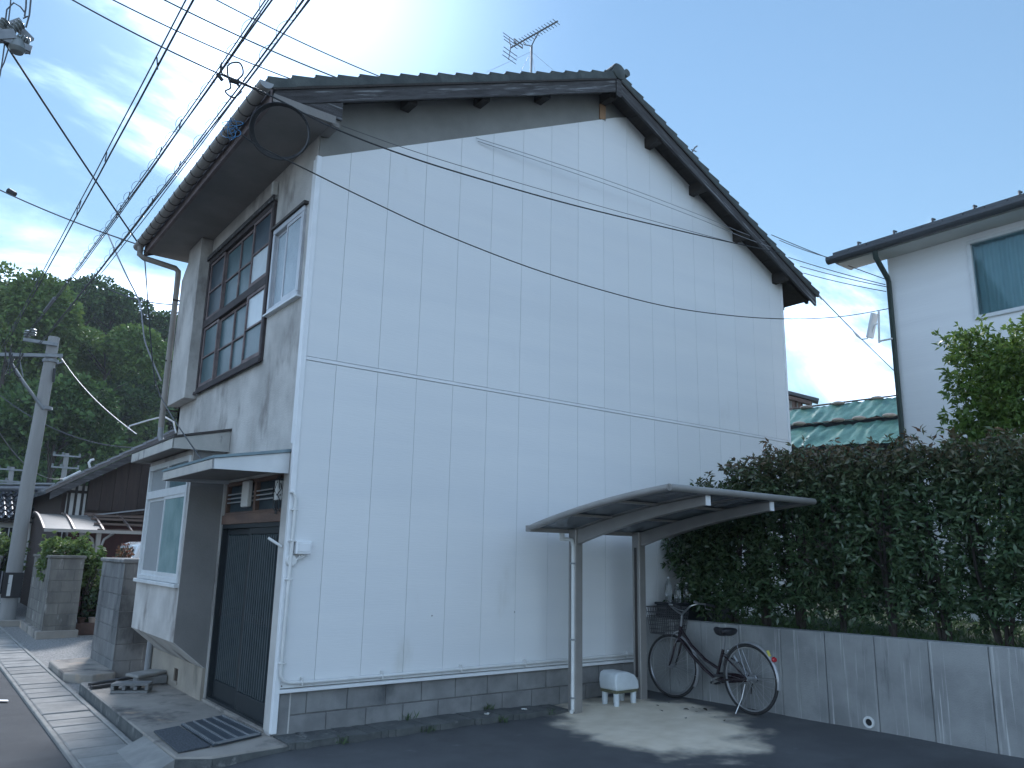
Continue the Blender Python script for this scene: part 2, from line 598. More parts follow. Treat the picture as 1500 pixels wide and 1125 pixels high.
Mt['planter'] = mat('black_planter', (0.014, 0.017, 0.022), None, 5, 0.6)
Mt['bottle'] = mat('clear_bottle', (0.78, 0.82, 0.84), None, 5, 0.08)
Mt['bottle'].node_tree.nodes['Principled BSDF'].inputs['Transmission Weight'].default_value = 0.92
Mt['cap'] = mat('white_cap', (0.75, 0.77, 0.78), None, 5, 0.4)
Mt['cable'] = mat('black_cable', (0.012, 0.012, 0.014), None, 5, 0.5)
Mt['cable_grey'] = mat('grey_cable', (0.07, 0.072, 0.078), None, 5, 0.5)
Mt['cable_pale'] = mat('pale_cable', (0.30, 0.31, 0.33), None, 5, 0.5)
Mt['hanger'] = mat('spiral_hanger', (0.10, 0.10, 0.105), None, 5, 0.45, metal=0.4)
Mt['blue_rope'] = mat('blue_rope', (0.05, 0.18, 0.36), None, 8, 0.7)
Mt['porcelain'] = mat('grey_porcelain', (0.22, 0.235, 0.23), (0.16, 0.175, 0.17), 8, 0.3, coat=0.3)
Mt['galv'] = mat('galvanised_steel', (0.25, 0.26, 0.27), (0.19, 0.20, 0.21), 8, 0.5, metal=0.5)
Mt['pole'] = mat('concrete_pole', (0.29, 0.285, 0.275), (0.22, 0.217, 0.21), 3, 0.9, 0.2, 60, VS, stain=((0.22, 0.215, 0.21), 3, VS, 0.58, 0.75))
Mt['nb_wall'] = mat('neighbour_white_wall', (0.76, 0.765, 0.765), (0.72, 0.725, 0.73), 1.0, 0.7, 0.12, 6, (0.3, 0.3, 5))
Mt['nb_roof'] = mat('slate_grey_roof', (0.075, 0.082, 0.09), (0.055, 0.06, 0.068), 5, 0.5, 0.1, 30, rnd=0.12)
Mt['nb_gutter'] = mat('dark_gutter', (0.055, 0.06, 0.068), None, 5, 0.4)
Mt['nb_pipe'] = mat('dark_green_pipe', (0.035, 0.055, 0.05), None, 5, 0.4)
Mt['curtain'] = mat('pale_curtain', (0.72, 0.76, 0.76), (0.60, 0.65, 0.66), 5, 0.9, 0, 30, VS)
Mt['clear_glass'] = bpy.data.materials.new('clear_window_glass')
Mt['clear_glass'].use_nodes = True
_nt = Mt['clear_glass'].node_tree
_gl = _nt.nodes.new('ShaderNodeBsdfGlossy')
_gl.inputs['Roughness'].default_value = 0.02
_gl.inputs['Color'].default_value = (0.85, 0.92, 0.95, 1)
_tp = _nt.nodes.new('ShaderNodeBsdfTransparent')
_tp.inputs['Color'].default_value = (0.74, 0.84, 0.86, 1)
_fr = _nt.nodes.new('ShaderNodeFresnel')
_fr.inputs['IOR'].default_value = 1.55
_mx = _nt.nodes.new('ShaderNodeMixShader')
_nt.links.new(_fr.outputs[0], _mx.inputs[0])
_nt.links.new(_tp.outputs[0], _mx.inputs[1])
_nt.links.new(_gl.outputs[0], _mx.inputs[2])
_nt.links.new(_mx.outputs[0], _nt.nodes['Material Output'].inputs['Surface'])
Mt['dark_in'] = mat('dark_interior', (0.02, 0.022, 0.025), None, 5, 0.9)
Mt['tarp'] = mat('green_tarp', (0.11, 0.23, 0.18), (0.065, 0.15, 0.115), 4, 0.36, 0.4, 6, (1, 2.5, 1))
Mt['sandbag'] = mat('sandbag_white', (0.42, 0.36, 0.31), (0.33, 0.27, 0.23), 8, 0.9, 0.3, 60, rnd=0.15)
Mt['plank'] = mat('dark_brown_plank', (0.050, 0.034, 0.028), (0.034, 0.024, 0.021), 3, 0.9, 0.4, 30, (6, 6, .5), rnd=0.14, stain=((0.11, 0.085, 0.075), 6, (3, 3, .25), 0.60, 0.8))
Mt['plaster'] = mat('white_plaster', (0.62, 0.62, 0.60), (0.54, 0.54, 0.52), 2, 0.9, 0.1, 40)
Mt['glazed'] = mat('glazed_dark_tile', (0.055, 0.057, 0.066), (0.085, 0.086, 0.096), 6, 0.22, 0.05, 30, rnd=0.2, coat=0.8, spec=0.8)
Mt['glare_tile'] = mat('tile_with_painted_glare', (0.25, 0.26, 0.28), (0.17, 0.18, 0.20), 6, 0.35, 0.1, 30, rnd=0.2)  # bright glare on glazed tiles, painted as a lighter base colour
Mt['poly_light'] = mat('weathered_polycarbonate', (0.40, 0.385, 0.355), (0.32, 0.31, 0.285), 6, 0.4, 0.1, 30, stain=((0.22, 0.205, 0.185), 8, V1, 0.55, 0.75))
Mt['bronze_rail'] = mat('bronze_rail', (0.13, 0.095, 0.08), None, 5, 0.45, metal=0.3)
Mt['red_sheet'] = mat('dark_red_sheet', (0.075, 0.022, 0.022), (0.05, 0.018, 0.018), 5, 0.7, 0.2, 30, VS)
Mt['car_white'] = mat('white_car_paint', (0.72, 0.74, 0.76), None, 5, 0.22, coat=0.6)
Mt['car_glass'] = glassmat('car_glass', (0.03, 0.045, 0.055), (0.02, 0.03, 0.04), 0.05, 2, 0)
Mt['terracotta'] = mat('brown_planter', (0.11, 0.065, 0.05), (0.08, 0.05, 0.04), 6, 0.8, 0.2, 60, rnd=0.2)
Mt['bark'] = mat('dark_bark', (0.06, 0.05, 0.042), (0.035, 0.03, 0.026), 12, 0.95, 0.6, 40, (1, 1, .3))
Mt['hedge_leaf'] = leafmat('hedge_leaf', (0.048, 0.092, 0.045), (0.105, 0.150, 0.070), (0.185, 0.095, 0.062), (2.3, 2.95), 0.22, 0.24)
Mt['tree_leaf'] = leafmat('yellow_green_leaf', (0.095, 0.17, 0.035), (0.165, 0.24, 0.055), None, None, 0.45, 0.4)
Mt['bush_leaf'] = leafmat('bush_leaf', (0.085, 0.15, 0.04), (0.17, 0.23, 0.07), None, None, 0.35, 0.45)
Mt['red_leaf'] = leafmat('reddish_leaf', (0.14, 0.09, 0.04), (0.19, 0.06, 0.035), None, None, 0.3, 0.45)
Mt['forest_leaf'] = leafmat('forest_leaf', (0.040, 0.090, 0.030), (0.11, 0.19, 0.05), None, None, 0.15, 0.6, 0.3)
Mt['forest_light'] = leafmat('light_forest_leaf', (0.09, 0.17, 0.04), (0.17, 0.25, 0.065), None, None, 0.2, 0.6, 0.3)
Mt['grass'] = leafmat('weed_blade', (0.045, 0.09, 0.028), (0.08, 0.13, 0.04), None, None, 0.3, 0.5)
Mt['dry_leaf'] = mat('fallen_leaf', (0.05, 0.035, 0.022), (0.03, 0.022, 0.016), 9, 0.9, rnd=0.3)
Mt['hill'] = mat('forest_floor', (0.03, 0.045, 0.024), (0.02, 0.03, 0.016), 0.3, 1.0)


# weathered polycarbonate lets daylight through
poly_tr = Mt['poly_light'].node_tree
_b = poly_tr.nodes['Principled BSDF']
_t = poly_tr.nodes.new('ShaderNodeBsdfTranslucent')
_t.inputs['Color'].default_value = (0.46, 0.44, 0.40, 1)
_m = poly_tr.nodes.new('ShaderNodeMixShader')
_m.inputs[0].default_value = 0.6
poly_tr.links.new(_b.outputs[0], _m.inputs[1])
poly_tr.links.new(_t.outputs[0], _m.inputs[2])
poly_tr.links.new(_m.outputs[0], poly_tr.nodes['Material Output'].inputs['Surface'])


def asphalt(name, base, base2, patch=None):
    m = mat(name, base, base2, 1.3, 0.93, 0.6, 220, stain=(tuple(k * 0.6 for k in base), 0.9, V1, 0.52, 0.72),
            stain2=(tuple(k * 1.5 for k in base), 4.2, V1, 0.62, 0.80))
    nt = m.node_tree
    L = nt.links.new
    b = nt.nodes['Principled BSDF']
    src = b.inputs['Base Color'].links[0].from_socket
    if patch:                                      # worn pale concrete slab under the bicycle shelter
        (px, py), (sx, sy), rot, pc = patch
        g = nt.nodes.new('ShaderNodeNewGeometry')
        mpn = nt.nodes.new('ShaderNodeMapping')
        mpn.vector_type = 'TEXTURE'
        mpn.inputs['Location'].default_value = (px, py, 0)
        mpn.inputs['Rotation'].default_value = (0, 0, rot)
        mpn.inputs['Scale'].default_value = (sx, sy, 1)
        L(g.outputs['Position'], mpn.inputs[0])
        s = nt.nodes.new('ShaderNodeSeparateXYZ')
        L(mpn.outputs[0], s.inputs[0])
        c = nt.nodes.new('ShaderNodeCombineXYZ')
        L(s.outputs[0], c.inputs[0])
        L(s.outputs[1], c.inputs[1])
        ln = nt.nodes.new('ShaderNodeVectorMath')
        ln.operation = 'LENGTH'
        L(c.outputs[0], ln.inputs[0])
        nz = nt.nodes.new('ShaderNodeTexNoise')
        nz.inputs['Scale'].default_value = 2.6
        nz.inputs['Detail'].default_value = 8
        L(g.outputs['Position'], nz.inputs['Vector'])
        ad = nt.nodes.new('ShaderNodeMath')
        ad.operation = 'MULTIPLY_ADD'
        L(nz.outputs[0], ad.inputs[0])
        ad.inputs[1].default_value = -1.0
        L(ln.outputs['Value'], ad.inputs[2])
        r = nt.nodes.new('ShaderNodeMapRange')
        r.interpolation_type = 'SMOOTHSTEP'
        L(ad.outputs[0], r.inputs[0])
        r.inputs[1].default_value = 0.70
        r.inputs[2].default_value = 0.28
        r.inputs[3].default_value = 0
        r.inputs[4].default_value = 1
        n2_ = nt.nodes.new('ShaderNodeTexNoise')
        n2_.inputs['Scale'].default_value = 5
        n2_.inputs['Detail'].default_value = 8
        L(g.outputs['Position'], n2_.inputs['Vector'])
        cc = nt.nodes.new('ShaderNodeMix')
        cc.data_type = 'RGBA'
        L(n2_.outputs[0], cc.inputs[0])
        cc.inputs[6].default_value = (*pc, 1)
        cc.inputs[7].default_value = (pc[0] * 0.66, pc[1] * 0.62, pc[2] * 0.54, 1)
        x = nt.nodes.new('ShaderNodeMix')
        x.data_type = 'RGBA'
        L(r.outputs[0], x.inputs[0])
        L(src, x.inputs[6])
        L(cc.outputs[2], x.inputs[7])
        L(x.outputs[2], b.inputs['Base Color'])
    return m


Mt['asphalt'] = asphalt('parking_asphalt', (0.098, 0.101, 0.106), (0.068, 0.071, 0.077), ((3.42, -1.22), (0.86, 1.25), R(-14), (0.90, 0.82, 0.69)))
Mt['road'] = asphalt('road_asphalt', (0.070, 0.073, 0.078), (0.050, 0.053, 0.058))

# foliage builder: leaf shoots sampled by a function, all leaves of one crown joined into one mesh
def leaf_mesh(name, m, bases, dirs, L, W, jitter=0.3, droop=0.25):
    n = len(bases)
    bases = np.asarray(bases, float)
    d = np.asarray(dirs, float)
    d = d / (np.linalg.norm(d, axis=1, keepdims=True) + 1e-9)
    r = rng.normal(size=(n, 3))
    s = np.cross(d, r)
    s /= (np.linalg.norm(s, axis=1, keepdims=True) + 1e-9)
    nrm = np.cross(s, d)
    flip = np.where(nrm[:, 2:3] < 0, -1, 1)
    nrm *= flip
    ln = L * (1 + jitter * rng.uniform(-1, 1, (n, 1)))
    wd = W * (1 + jitter * rng.uniform(-1, 1, (n, 1)))
    mid = bases + d * ln * 0.5
    tip = bases + d * ln - nrm * ln * droop
    fold = nrm * wd * 0.25
    v = np.stack([bases, mid + s * wd * 0.5 + fold, tip, mid - s * wd * 0.5 + fold], 1).reshape(-1, 3)
    return quadmesh(name, m, v)


def quadmesh(name, m, v):
    n = len(v) // 4
    me = bpy.data.meshes.new(name)
    me.vertices.add(len(v))
    me.vertices.foreach_set('co', np.ascontiguousarray(v, dtype=np.float32).ravel())
    me.loops.add(n * 4)
    me.loops.foreach_set('vertex_index', np.arange(n * 4, dtype=np.int32))
    me.polygons.add(n)
    me.polygons.foreach_set('loop_start', np.arange(0, n * 4, 4, dtype=np.int32))
    me.polygons.foreach_set('loop_total', np.full(n, 4, dtype=np.int32))
    me.update(calc_edges=True)
    me.validate()
    me.materials.append(m)
    return me


def meshobj(name, me, parent=None):
    return link(bpy.data.objects.new(name, me), parent)

# ================================================================== THE SETTING
ground = MB().box(-190, 190, -190, 190, -0.60, -0.30).build('ground', Mt['soil'])
tag(ground, kind='structure')
road = MB().grid(lambda a, b: (-9 + a * 7.6 + 0.0, -14 + b * 90, -0.095 + 0.02 * math.sin(a * math.pi)), 10, 30).build('road', Mt['road'], smooth=True)
tag(road, kind='structure')


def park(a, b):
    x = -1.02 + a * 6.4
    y = -14 + b * 14.02
    base = gz(x) + 0.006 * math.sin(3.1 * x + 1.7 * y) * math.sin(2.3 * y)
    if x < 0.0:                                  # falls towards the drain
        base -= 0.07 * sstep(0.0, -0.95, x) * 1.0
    return (x, y, base)


pk = MB().grid(park, 60, 90).build('parking_ground', Mt['asphalt'], smooth=True)
tag(pk, kind='structure')
mk0, mk1 = P(-40, 1026, 'z', -.08), P(12, 1027, 'z', -.08)
mark = MB().face([(mk0.x, mk0.y - .05, -.073), (mk1.x, mk1.y - .05, -.073), (mk1.x, mk1.y + .06, -.073), (mk0.x, mk0.y + .06, -.073)]).build('road_marking', Mt['trim'])
tag(mark, kind='structure')
# verge strip of gravel and grit between lids and houses
strip = MB().grid(lambda a, b: (-1.0 + a * 3.6, 0.2 + b * 40, -0.085 + 0.012 * math.sin(7 * a + 23 * b) + 0.03 * a), 12, 90).build('pavement_strip', Mt['gravel'], smooth=True)
tag(strip, kind='structure')
# drain cover lids: a pavement of concrete slabs along the road
pav = thing('drain_pavement', None, None, (-1.2, 4, -0.1))
del_ = None
tag(pav, kind='structure')
MB().box(-1.43, -0.93, -6, 24, -0.30, -0.10).build('channel', Mt['curb'], pav)
MB().box(-1.445, -1.405, -6, 24, -0.30, -0.062).build('kerb_edge', Mt['lid'], pav, bevel=0.006)
MB().box(-0.955, -0.91, 0.75, 24, -0.30, -0.052).build('kerb_edge', Mt['lid'], pav, bevel=0.006)
lidme = MB().box(-0.222, 0.222, -0.166, 0.166, -0.05, 0.0).mesh('drain_lid', Mt['lid'], bevel=0.012)
for k in range(64):
    y = -5.2 + k * 0.35
    piece('drain_lid', lidme, (-1.18, y, -0.058 + random.uniform(-.006, .006)), pav, (R(random.uniform(-.5, .5)), R(random.uniform(-.5, .5)), R(random.uniform(-.4, .4))))

# hill and wood behind
def hillz(x, y):
    t = sstep(48, 92, y - 0.10 * x)
    return -0.5 + 23.5 * t + 1.3 * math.sin(x * 0.13 + 1) * t + 1.0 * math.sin(y * .2 + x * .07) * t


hill = MB().grid(lambda a, b: (-70 + a * 190, 40 + b * 90, hillz(-70 + a * 190, 40 + b * 90)), 60, 40).build('hill', Mt['hill'], smooth='all')
tag(hill, kind='structure')


def crown_points(n, rx, ry, rz, lobes, seed):
    """points in the outer shell of several overlapping lobes, with outward directions"""
    g = np.random.default_rng(seed)
    ps, ds = [], []
    for k in range(lobes):
        a = g.uniform(0, 2 * math.pi)
        h = g.uniform(-0.35, 0.75)
        q = math.sqrt(max(0.05, 1 - h * h)) * 0.62
        c = np.array([math.cos(a) * q * rx, math.sin(a) * q * ry, h * 0.75 * rz])
        r = g.uniform(0.30, 0.50)
        m = n // lobes
        d = g.normal(size=(m, 3))
        d[:, 2] = np.abs(d[:, 2]) * 1.0 - 0.25
        d /= np.linalg.norm(d, axis=1, keepdims=True)
        rad = r * (g.uniform(0.55, 1, (m, 1)) ** 0.5)
        ps.append(c + d * rad * np.array([rx, ry, rz]))
        ds.append(d + g.normal(size=(m, 3)) * 0.6)
    return np.concatenate(ps), np.concatenate(ds)


# far-off wood: one mass of crowns
allv = []
gg = np.random.default_rng(5)
protos = []
for k in range(5):
    p_, d_ = crown_points(3400, 3.6, 3.6, 3.4, 15, 100 + k)
    protos.append((p_, d_))
pts_b, pts_d = [], []
lb, ld = [], []
for row, yy in enumerate(np.arange(50, 95, 3.6)):
    x = -12 + (row % 2) * 1.8
    while x < 30 + yy * 0.1:
        xx = x + gg.uniform(-1.3, 1.3)
        y2 = yy + gg.uniform(-1.3, 1.3)
        az = math.degrees(math.atan2(xx - CAM.x, y2 - CAM.y))
        if -4 < az < 19.5:
            p_, d_ = protos[gg.integers(5)]
            a = gg.uniform(0, 6.28)
            ca, sa = math.cos(a), math.sin(a)
            s_ = gg.uniform(0.62, 1.15)
            rot = np.array([[ca, -sa, 0], [sa, ca, 0], [0, 0, 1]])
            q = p_ @ rot.T * s_ * np.array([1, 1, gg.uniform(.8, 1.2)]) + np.array([xx, y2, hillz(xx, y2) + 2.6 + gg.uniform(-.6, .8)])
            if gg.uniform() < 0.3:
                lb.append(q)
                ld.append(d_ @ rot.T)
            else:
                pts_b.append(q)
                pts_d.append(d_ @ rot.T)
        x += 3.7
wood = meshobj('woodland', leaf_mesh('woodland', Mt['forest_leaf'], np.concatenate(pts_b), np.concatenate(pts_d), 0.40, 0.24, 0.4, 0.2))
tag(wood, 'dark green wooded hillside behind the old houses', 'woodland', kind='stuff')
wood2 = meshobj('woodland', leaf_mesh('woodland', Mt['forest_light'], np.concatenate(lb), np.concatenate(ld), 0.40, 0.24, 0.4, 0.2))
tag(wood2, 'lighter green crowns scattered through the wooded hillside', 'woodland', kind='stuff')


def big_tree(name, label, cat, base, h, rx, rz, m, n, lobes, seed, group=None, leaf=(0.5, 0.3), tr=0.2):
    t = thing(name, label, cat, base, group)
    b = Vector(base)
    tb = MB()
    top = b + Vector((0.2, 0.1, h - rz * 0.7))
    tb.tube([b - Vector((0, 0, .5)), b.lerp(top, .5) + Vector((.15, 0, 0)), top], [tr, tr * .75, tr * .4], 8)
    g = random.Random(seed)
    for k in range(7):
        a = g.uniform(0, 6.28)
        p0 = b.lerp(top, g.uniform(.55, 1))
        e = p0 + Vector((math.cos(a) * rx * .65, math.sin(a) * rx * .65, g.uniform(.2, .9) * rz))
        tb.tube([p0, p0.lerp(e, .5) + Vector((0, 0, .2 * rz * g.random())), e], [tr * .35, tr * .22, tr * .08], 5)
    tb.build('trunk', Mt['bark'], t, smooth=True)
    p_, d_ = crown_points(n, rx, rx, rz, lobes, seed)
    me = leaf_mesh('crown', m, p_ + np.array([0.2, 0.1, h - rz * .55]), d_, leaf[0], leaf[1], 0.4, 0.2)
    meshobj('crown', me, t)
    return t


def hill_tree(u, v, dist, h, rx, rz, m, n, lobes, seed, label):
    top = PD(u, v, dist)
    base = (top.x, top.y, top.z - h - 0.42 * rz)
    big_tree('broadleaf_tree', label, 'tree', base, h, rx, rz, m, n, lobes, seed, 'tall trees on the hillside', (0.32, 0.20))


hill_tree(25, 392, 62, 12, 4.2, 5.0, Mt['forest_light'], 13000, 20, 21, 'pale green leafy tree at the left edge of the hilltop')
hill_tree(118, 402, 80, 9, 4.6, 3.2, Mt['forest_leaf'], 6500, 18, 22, 'tall dark tree with sky showing through at the hilltop')
hill_tree(165, 424, 82, 8, 3.6, 2.8, Mt['forest_leaf'], 6500, 14, 23, 'dark rounded tree on the hilltop beside the tall airy one')
hill_tree(160, 470, 66, 9, 4.6, 3.4, Mt['forest_light'], 12000, 18, 24, 'broad light green tree below the hilltop near the downpipe')
hill_tree(215, 452, 84, 8, 4.0, 2.6, Mt['forest_leaf'], 6500, 12, 25, 'low dark tree on the hill crest next to the downpipe')
hill_tree(90, 540, 52, 10, 3.6, 4.0, Mt['forest_leaf'], 11000, 16, 26, 'dark tree standing behind the top of the concrete pole')

# planting bed above the retaining wall
XW = lambda y: 4.63 - 0.06 * y                   # street face of the retaining wall
bed = MB().grid(lambda a, b: (XW(-12 + b * 12.3) + 0.1 + a * 12, -12 + b * 12.3, 0.84 + 0.02 * math.sin(9 * a + 14 * b)), 20, 30).build('planting_bed', Mt['bed'], smooth=True)
tag(bed, kind='structure')
yard = MB().box(4.8, 40, 0.32, 40, -0.3, 0.80).build('yard_ground', Mt['bed'])
tag(yard, kind='structure')
# ================================================================== THE TWO-STOREY HOUSE
GL, GD = 7.98, 4.42                               # gable length, house depth
RX = 3.99
def roof_top(x):
    return 8.08 - (0.445 if x < RX else 0.465) * abs(x - RX)


house = thing('house', 'two-storey house with white panelled gable wall and dark tiled roof', 'house', (GL / 2, GD / 2, 0))


def wall_x(x0, x1, ys, zs, holes):
    """wall slab between x0 and x1 with rectangular holes (y0,y1,z0,z1)"""
    ycut = sorted(set([ys[0], ys[1]] + [h[i] for h in holes for i in (0, 1)]))
    zcut = sorted(set([zs[0], zs[1]] + [h[i] for h in holes for i in (2, 3)]))
    mb = MB()
    for a, b in zip(ycut, ycut[1:]):
        for c, d in zip(zcut, zcut[1:]):
            my, mz = (a + b) / 2, (c + d) / 2
            if any(h[0] < my < h[1] and h[2] < mz < h[3] for h in holes):
                continue
            mb.box(x0, x1, a, b, c, d)
    return mb


# --- front wall (street side), stucco
UW = (1.10, 3.52, 3.62, 5.48)
SW = (0.20, 1.06, 4.12, 5.09)
DR = (0.22, 2.00, 0.04, 2.36)
fw = wall_x(0.0, 0.16, (0.03, GD), (0.04, 5.86), [UW, SW, DR])
fw.build('wall', Mt['stucco'], house)
MB().box(0.0, GL, GD - .1, GD, 0.0, 5.9).build('wall', Mt['stucco'], house)
MB().box(GL - .1, GL, 0.02, GD, 0.0, 5.9).build('wall', Mt['mortar_grey'], house)
# gable core wall (grey mortar shows above the panels)
zu = lambda x: roof_top(x) - 0.16
MB().prism([(0.012, 0.42), (GL - .01, 0.42), (GL - .01, zu(GL)), (RX, zu(RX)), (0.012, zu(0.0))], 'y', 0.012, 0.14).build('gable_wall', Mt['mortar_grey'], house)
MB().prism([(0.012, 3.5), (GL - .01, 3.5), (GL - .01, zu(GL)), (RX, zu(RX)), (0.012, zu(0.0))], 'y', GD - .12, GD + .01).build('gable_wall', Mt['mortar_grey'], house)

# --- siding panels
ztop_l = lambda x: 5.555 + 0.462 * x + (0.0075 * x * (3.99 - x) * 0 + 0.005 * x)
def ztop(x):
    if x <= 4.22:
        return 5.545 + 0.490 * x
    return zu(x) - 0.005
joints = [0.035] + [0.352 + 0.455 * k for k in range(17)] + [GL - 0.03]
ZM0, ZM1 = 3.425, 3.468
for k in range(len(joints) - 1):
    a, b = joints[k] + (0 if k == 0 else 0.0016), joints[k + 1] - 0.0016
    MB().box(a, b, -0.006, 0.012, 0.445, ZM0).build('siding_panel', Mt['siding'], house, bevel=0.0016)
    poly = [(a, ZM1), (b, ZM1), (b, min(ztop(b), zu(b) - .003))]
    for xb in (4.22, 3.99):
        if a < xb < b:
            poly.append((xb, min(ztop(xb), zu(xb) - .003)))
    poly.append((a, min(ztop(a), zu(a) - .003)))
    MB().prism(poly, 'y', -0.006, 0.012).build('siding_panel', Mt['siding'], house, bevel=0.0016)
MB().box(0.035, GL - .03, -0.010, 0.012, ZM0 + .005, ZM1 - .005).build('middle_trim', Mt['trim'], house, bevel=0.003)
MB().box(0.02, GL - .03, -0.030, 0.012, 0.405, 0.436).build('bottom_trim', Mt['trim'], house, bevel=0.004)
ct = MB().box(-0.020, 0.034, -0.020, 0.03, 0.075, 5.56)
ct.build('corner_trim', Mt['trim'], house, bevel=0.005)
MB().box(-0.014, 0.0, 0.031, 0.085, 2.62, 5.54).build('corner_trim', Mt['trim'], house, bevel=0.003)
MB().box(GL - .034, GL + .014, -0.018, 0.05, 0.30, zu(GL) - .02).build('corner_trim', Mt['trim'], house, bevel=0.005)

# --- foundation blocks
fnd = MB().box(0.03, GL - .02, 0.045, 0.16, -0.1, 0.42).build('foundation', Mt['mortar_joint'], house)
MB().box(0.0, 0.145, 0.024, 0.05, 0.0, 0.402).build('foundation_pier', Mt['block'], house, bevel=0.004)
bme = MB().box(-0.196, 0.196, -0.012, 0.012, -0.0915, 0.0915).mesh('concrete_block', Mt['block'], bevel=0.004)
for cr, (zc_, x0) in enumerate(((0.107, 0.309), (0.303, 0.109))):
    for k in range(19):
        xc = x0 + 0.4 * k
        if xc - .2 < 0.14 and xc + .2 > 0.14:
            l_, r_ = 0.149, xc + .196
            MB().box(l_, r_, 0.033, 0.057, zc_ - .0915, zc_ + .0915).build('concrete_block', Mt['block'], fnd, bevel=0.004)
            continue
        if xc > GL - .2:
            continue
        piece('concrete_block', bme, (xc, 0.045, zc_), fnd)

# --- conduit along the wall, meter cover
cdt = MB().tube([(-0.03, -0.03, 2.16), (0.0, -0.045, 2.158), (0.022, -0.045, 2.13), (0.03, -0.045, 2.08), (0.026, -0.045, 1.6), (0.018, -0.045, 0.62), (0.022, -0.045, 0.56),
                 (0.045, -0.045, 0.515), (0.10, -0.045, 0.494), (0.3, -0.045, 0.486), (2.0, -0.042, 0.49), (5.4, -0.042, 0.50)], 0.0165, 10).build('conduit', Mt['pipe_white'], house, smooth=True)
clm = MB().box(-0.007, 0.007, -0.024, 0.03, -0.03, 0.045).mesh('clamp', Mt['pipe_white'], bevel=0.003)
for x in (0.22, 1.02, 1.92, 2.75, 3.55, 4.3):
    piece('clamp', clm, (x, -0.038, 0.489), cdt)
clv = MB().box(-0.03, 0.03, -0.022, 0.03, -0.008, 0.008).mesh('clamp', Mt['pipe_white'], bevel=0.003)
for z in (2.0, 1.72, 0.66, 1.38):
    piece('clamp', clv, (0.026, -0.04, z), cdt)
mb_ = MB().box(0.055, 0.205, -0.085, -0.006, 1.602, 1.722).build('meter_box', Mt['trim'], house, bevel=0.012, seg=2)
MB().box(0.072, 0.190, -0.09, -0.084, 1.622, 1.702).build('box_cover', Mt['trim'], mb_, bevel=0.004)
jb = MB().lathe([(0.052, 0), (0.052, .03), (0.045, .045)], (0.035, -0.008, 1.545), 18, (0, -1, 0)).build('junction_box', Mt['pipe_white'], house, smooth=True)
for q in range(3):
    MB().tube([(0.075 + q * .02, -0.05, 1.547 + q * .012), (0.10 + q * .02, -0.055, 1.575), (0.115 + q * .018, -0.05, 1.604)], 0.0055, 6).build('lead', Mt['pipe_white'], jb, smooth=True)
MB().tube([P(393, 788, 'x', -0.13), P(413, 801, 'x', -0.02)], 0.013, 10).build('flag_holder', Mt['pipe_white'], house, smooth=True)
for (x, z) in ((0.05, 0.465), (1.57, 1.02), (2.62, 1.03)):
    MB().lathe([(0.007, 0), (0.004, .004)], (x, -0.007, z), 8, (0, -1, 0)).build('screw', Mt['screw'], house)

# --- roof
Y0, Y1 = -0.30, GD + 0.30
EL, ER = -0.66, 8.56
roof = MB().prism([(EL + .06, roof_top(EL + .06) - .10), (RX, roof_top(RX) - .10), (ER - .06, roof_top(ER - .06) - .10), (ER - .06, roof_top(ER - .06) - .155), (RX, roof_top(RX) - .155), (EL + .06, roof_top(EL + .06) - .155)],
                  'y', Y0 + .03, Y1 - .03).build('roof', Mt['wood_eave'], house)
# tiled field (stepped courses with a wave), one part
def field(side):
    mb = MB()
    n = 20
    for c in range(n):
        xa, xb = (EL, RX) if side < 0 else (ER, RX)
        x0 = xa + (xb - xa) * c / n
        x1 = xa + (xb - xa) * (c + 1) / n + (0.03 if side < 0 else -0.03)
        m = 68
        def fn(a, b):
            x = x0 + (x1 - x0) * a
            y = Y0 + .12 + (Y1 - Y0 - .24) * b
            w = 0.018 * math.cos(b * 17 * 2 * math.pi)
            return (x, y, roof_top(x) - 0.05 + w + 0.030 * (1 - a) - 0.012)
        mb.grid(fn, 1, m)
    return mb
for sd in (-1, 1):
    f_ = field(sd).build('tile_field', Mt['tile'], roof, smooth=True)
    f_['kind'] = 'stuff'
# verge tiles, one by one
for sd in (-1, 1):
    n = 20
    s_ = 0.445 if sd < 0 else 0.465
    dx = (RX - EL) / n if sd < 0 else (ER - RX) / n
    ang = math.atan(s_)
    ln = dx / math.cos(ang)
    me = MB()
    me.prism([(-.02, -0.035), (ln + .02, -0.045), (ln + .02, -0.02), (-.02, 0.020)], 'y', 0.012, 0.28)
    me.prism([(-.02, -0.095), (ln - .005, -0.095), (ln - .005, -0.012), (-.02, 0.028)], 'y', -0.012, 0.011)
    mm = me.mesh('roof_tile', Mt['tile'], bevel=0.006)
    for k in range(n):
        x = EL + dx * k if sd < 0 else ER - dx * k
        for yy, fl in ((Y0 - .01, 1), (Y1 + .01, -1)):
            o = bpy.data.objects.new('roof_tile', mm)
            o.location = Vector((x, yy, roof_top(x) - 0.004 + random.uniform(-.004, .004))) - worigin(house)
            if sd < 0:
                o.rotation_euler = (0, -ang + R(random.uniform(-.6, .6)), 0)
                if fl < 0:
                    o.scale = (1, -1, 1)
            else:
                o.rotation_euler = (0, ang + R(random.uniform(-.6, .6)), 0)
                o.scale = (-1, fl, 1)
            link(o, roof)
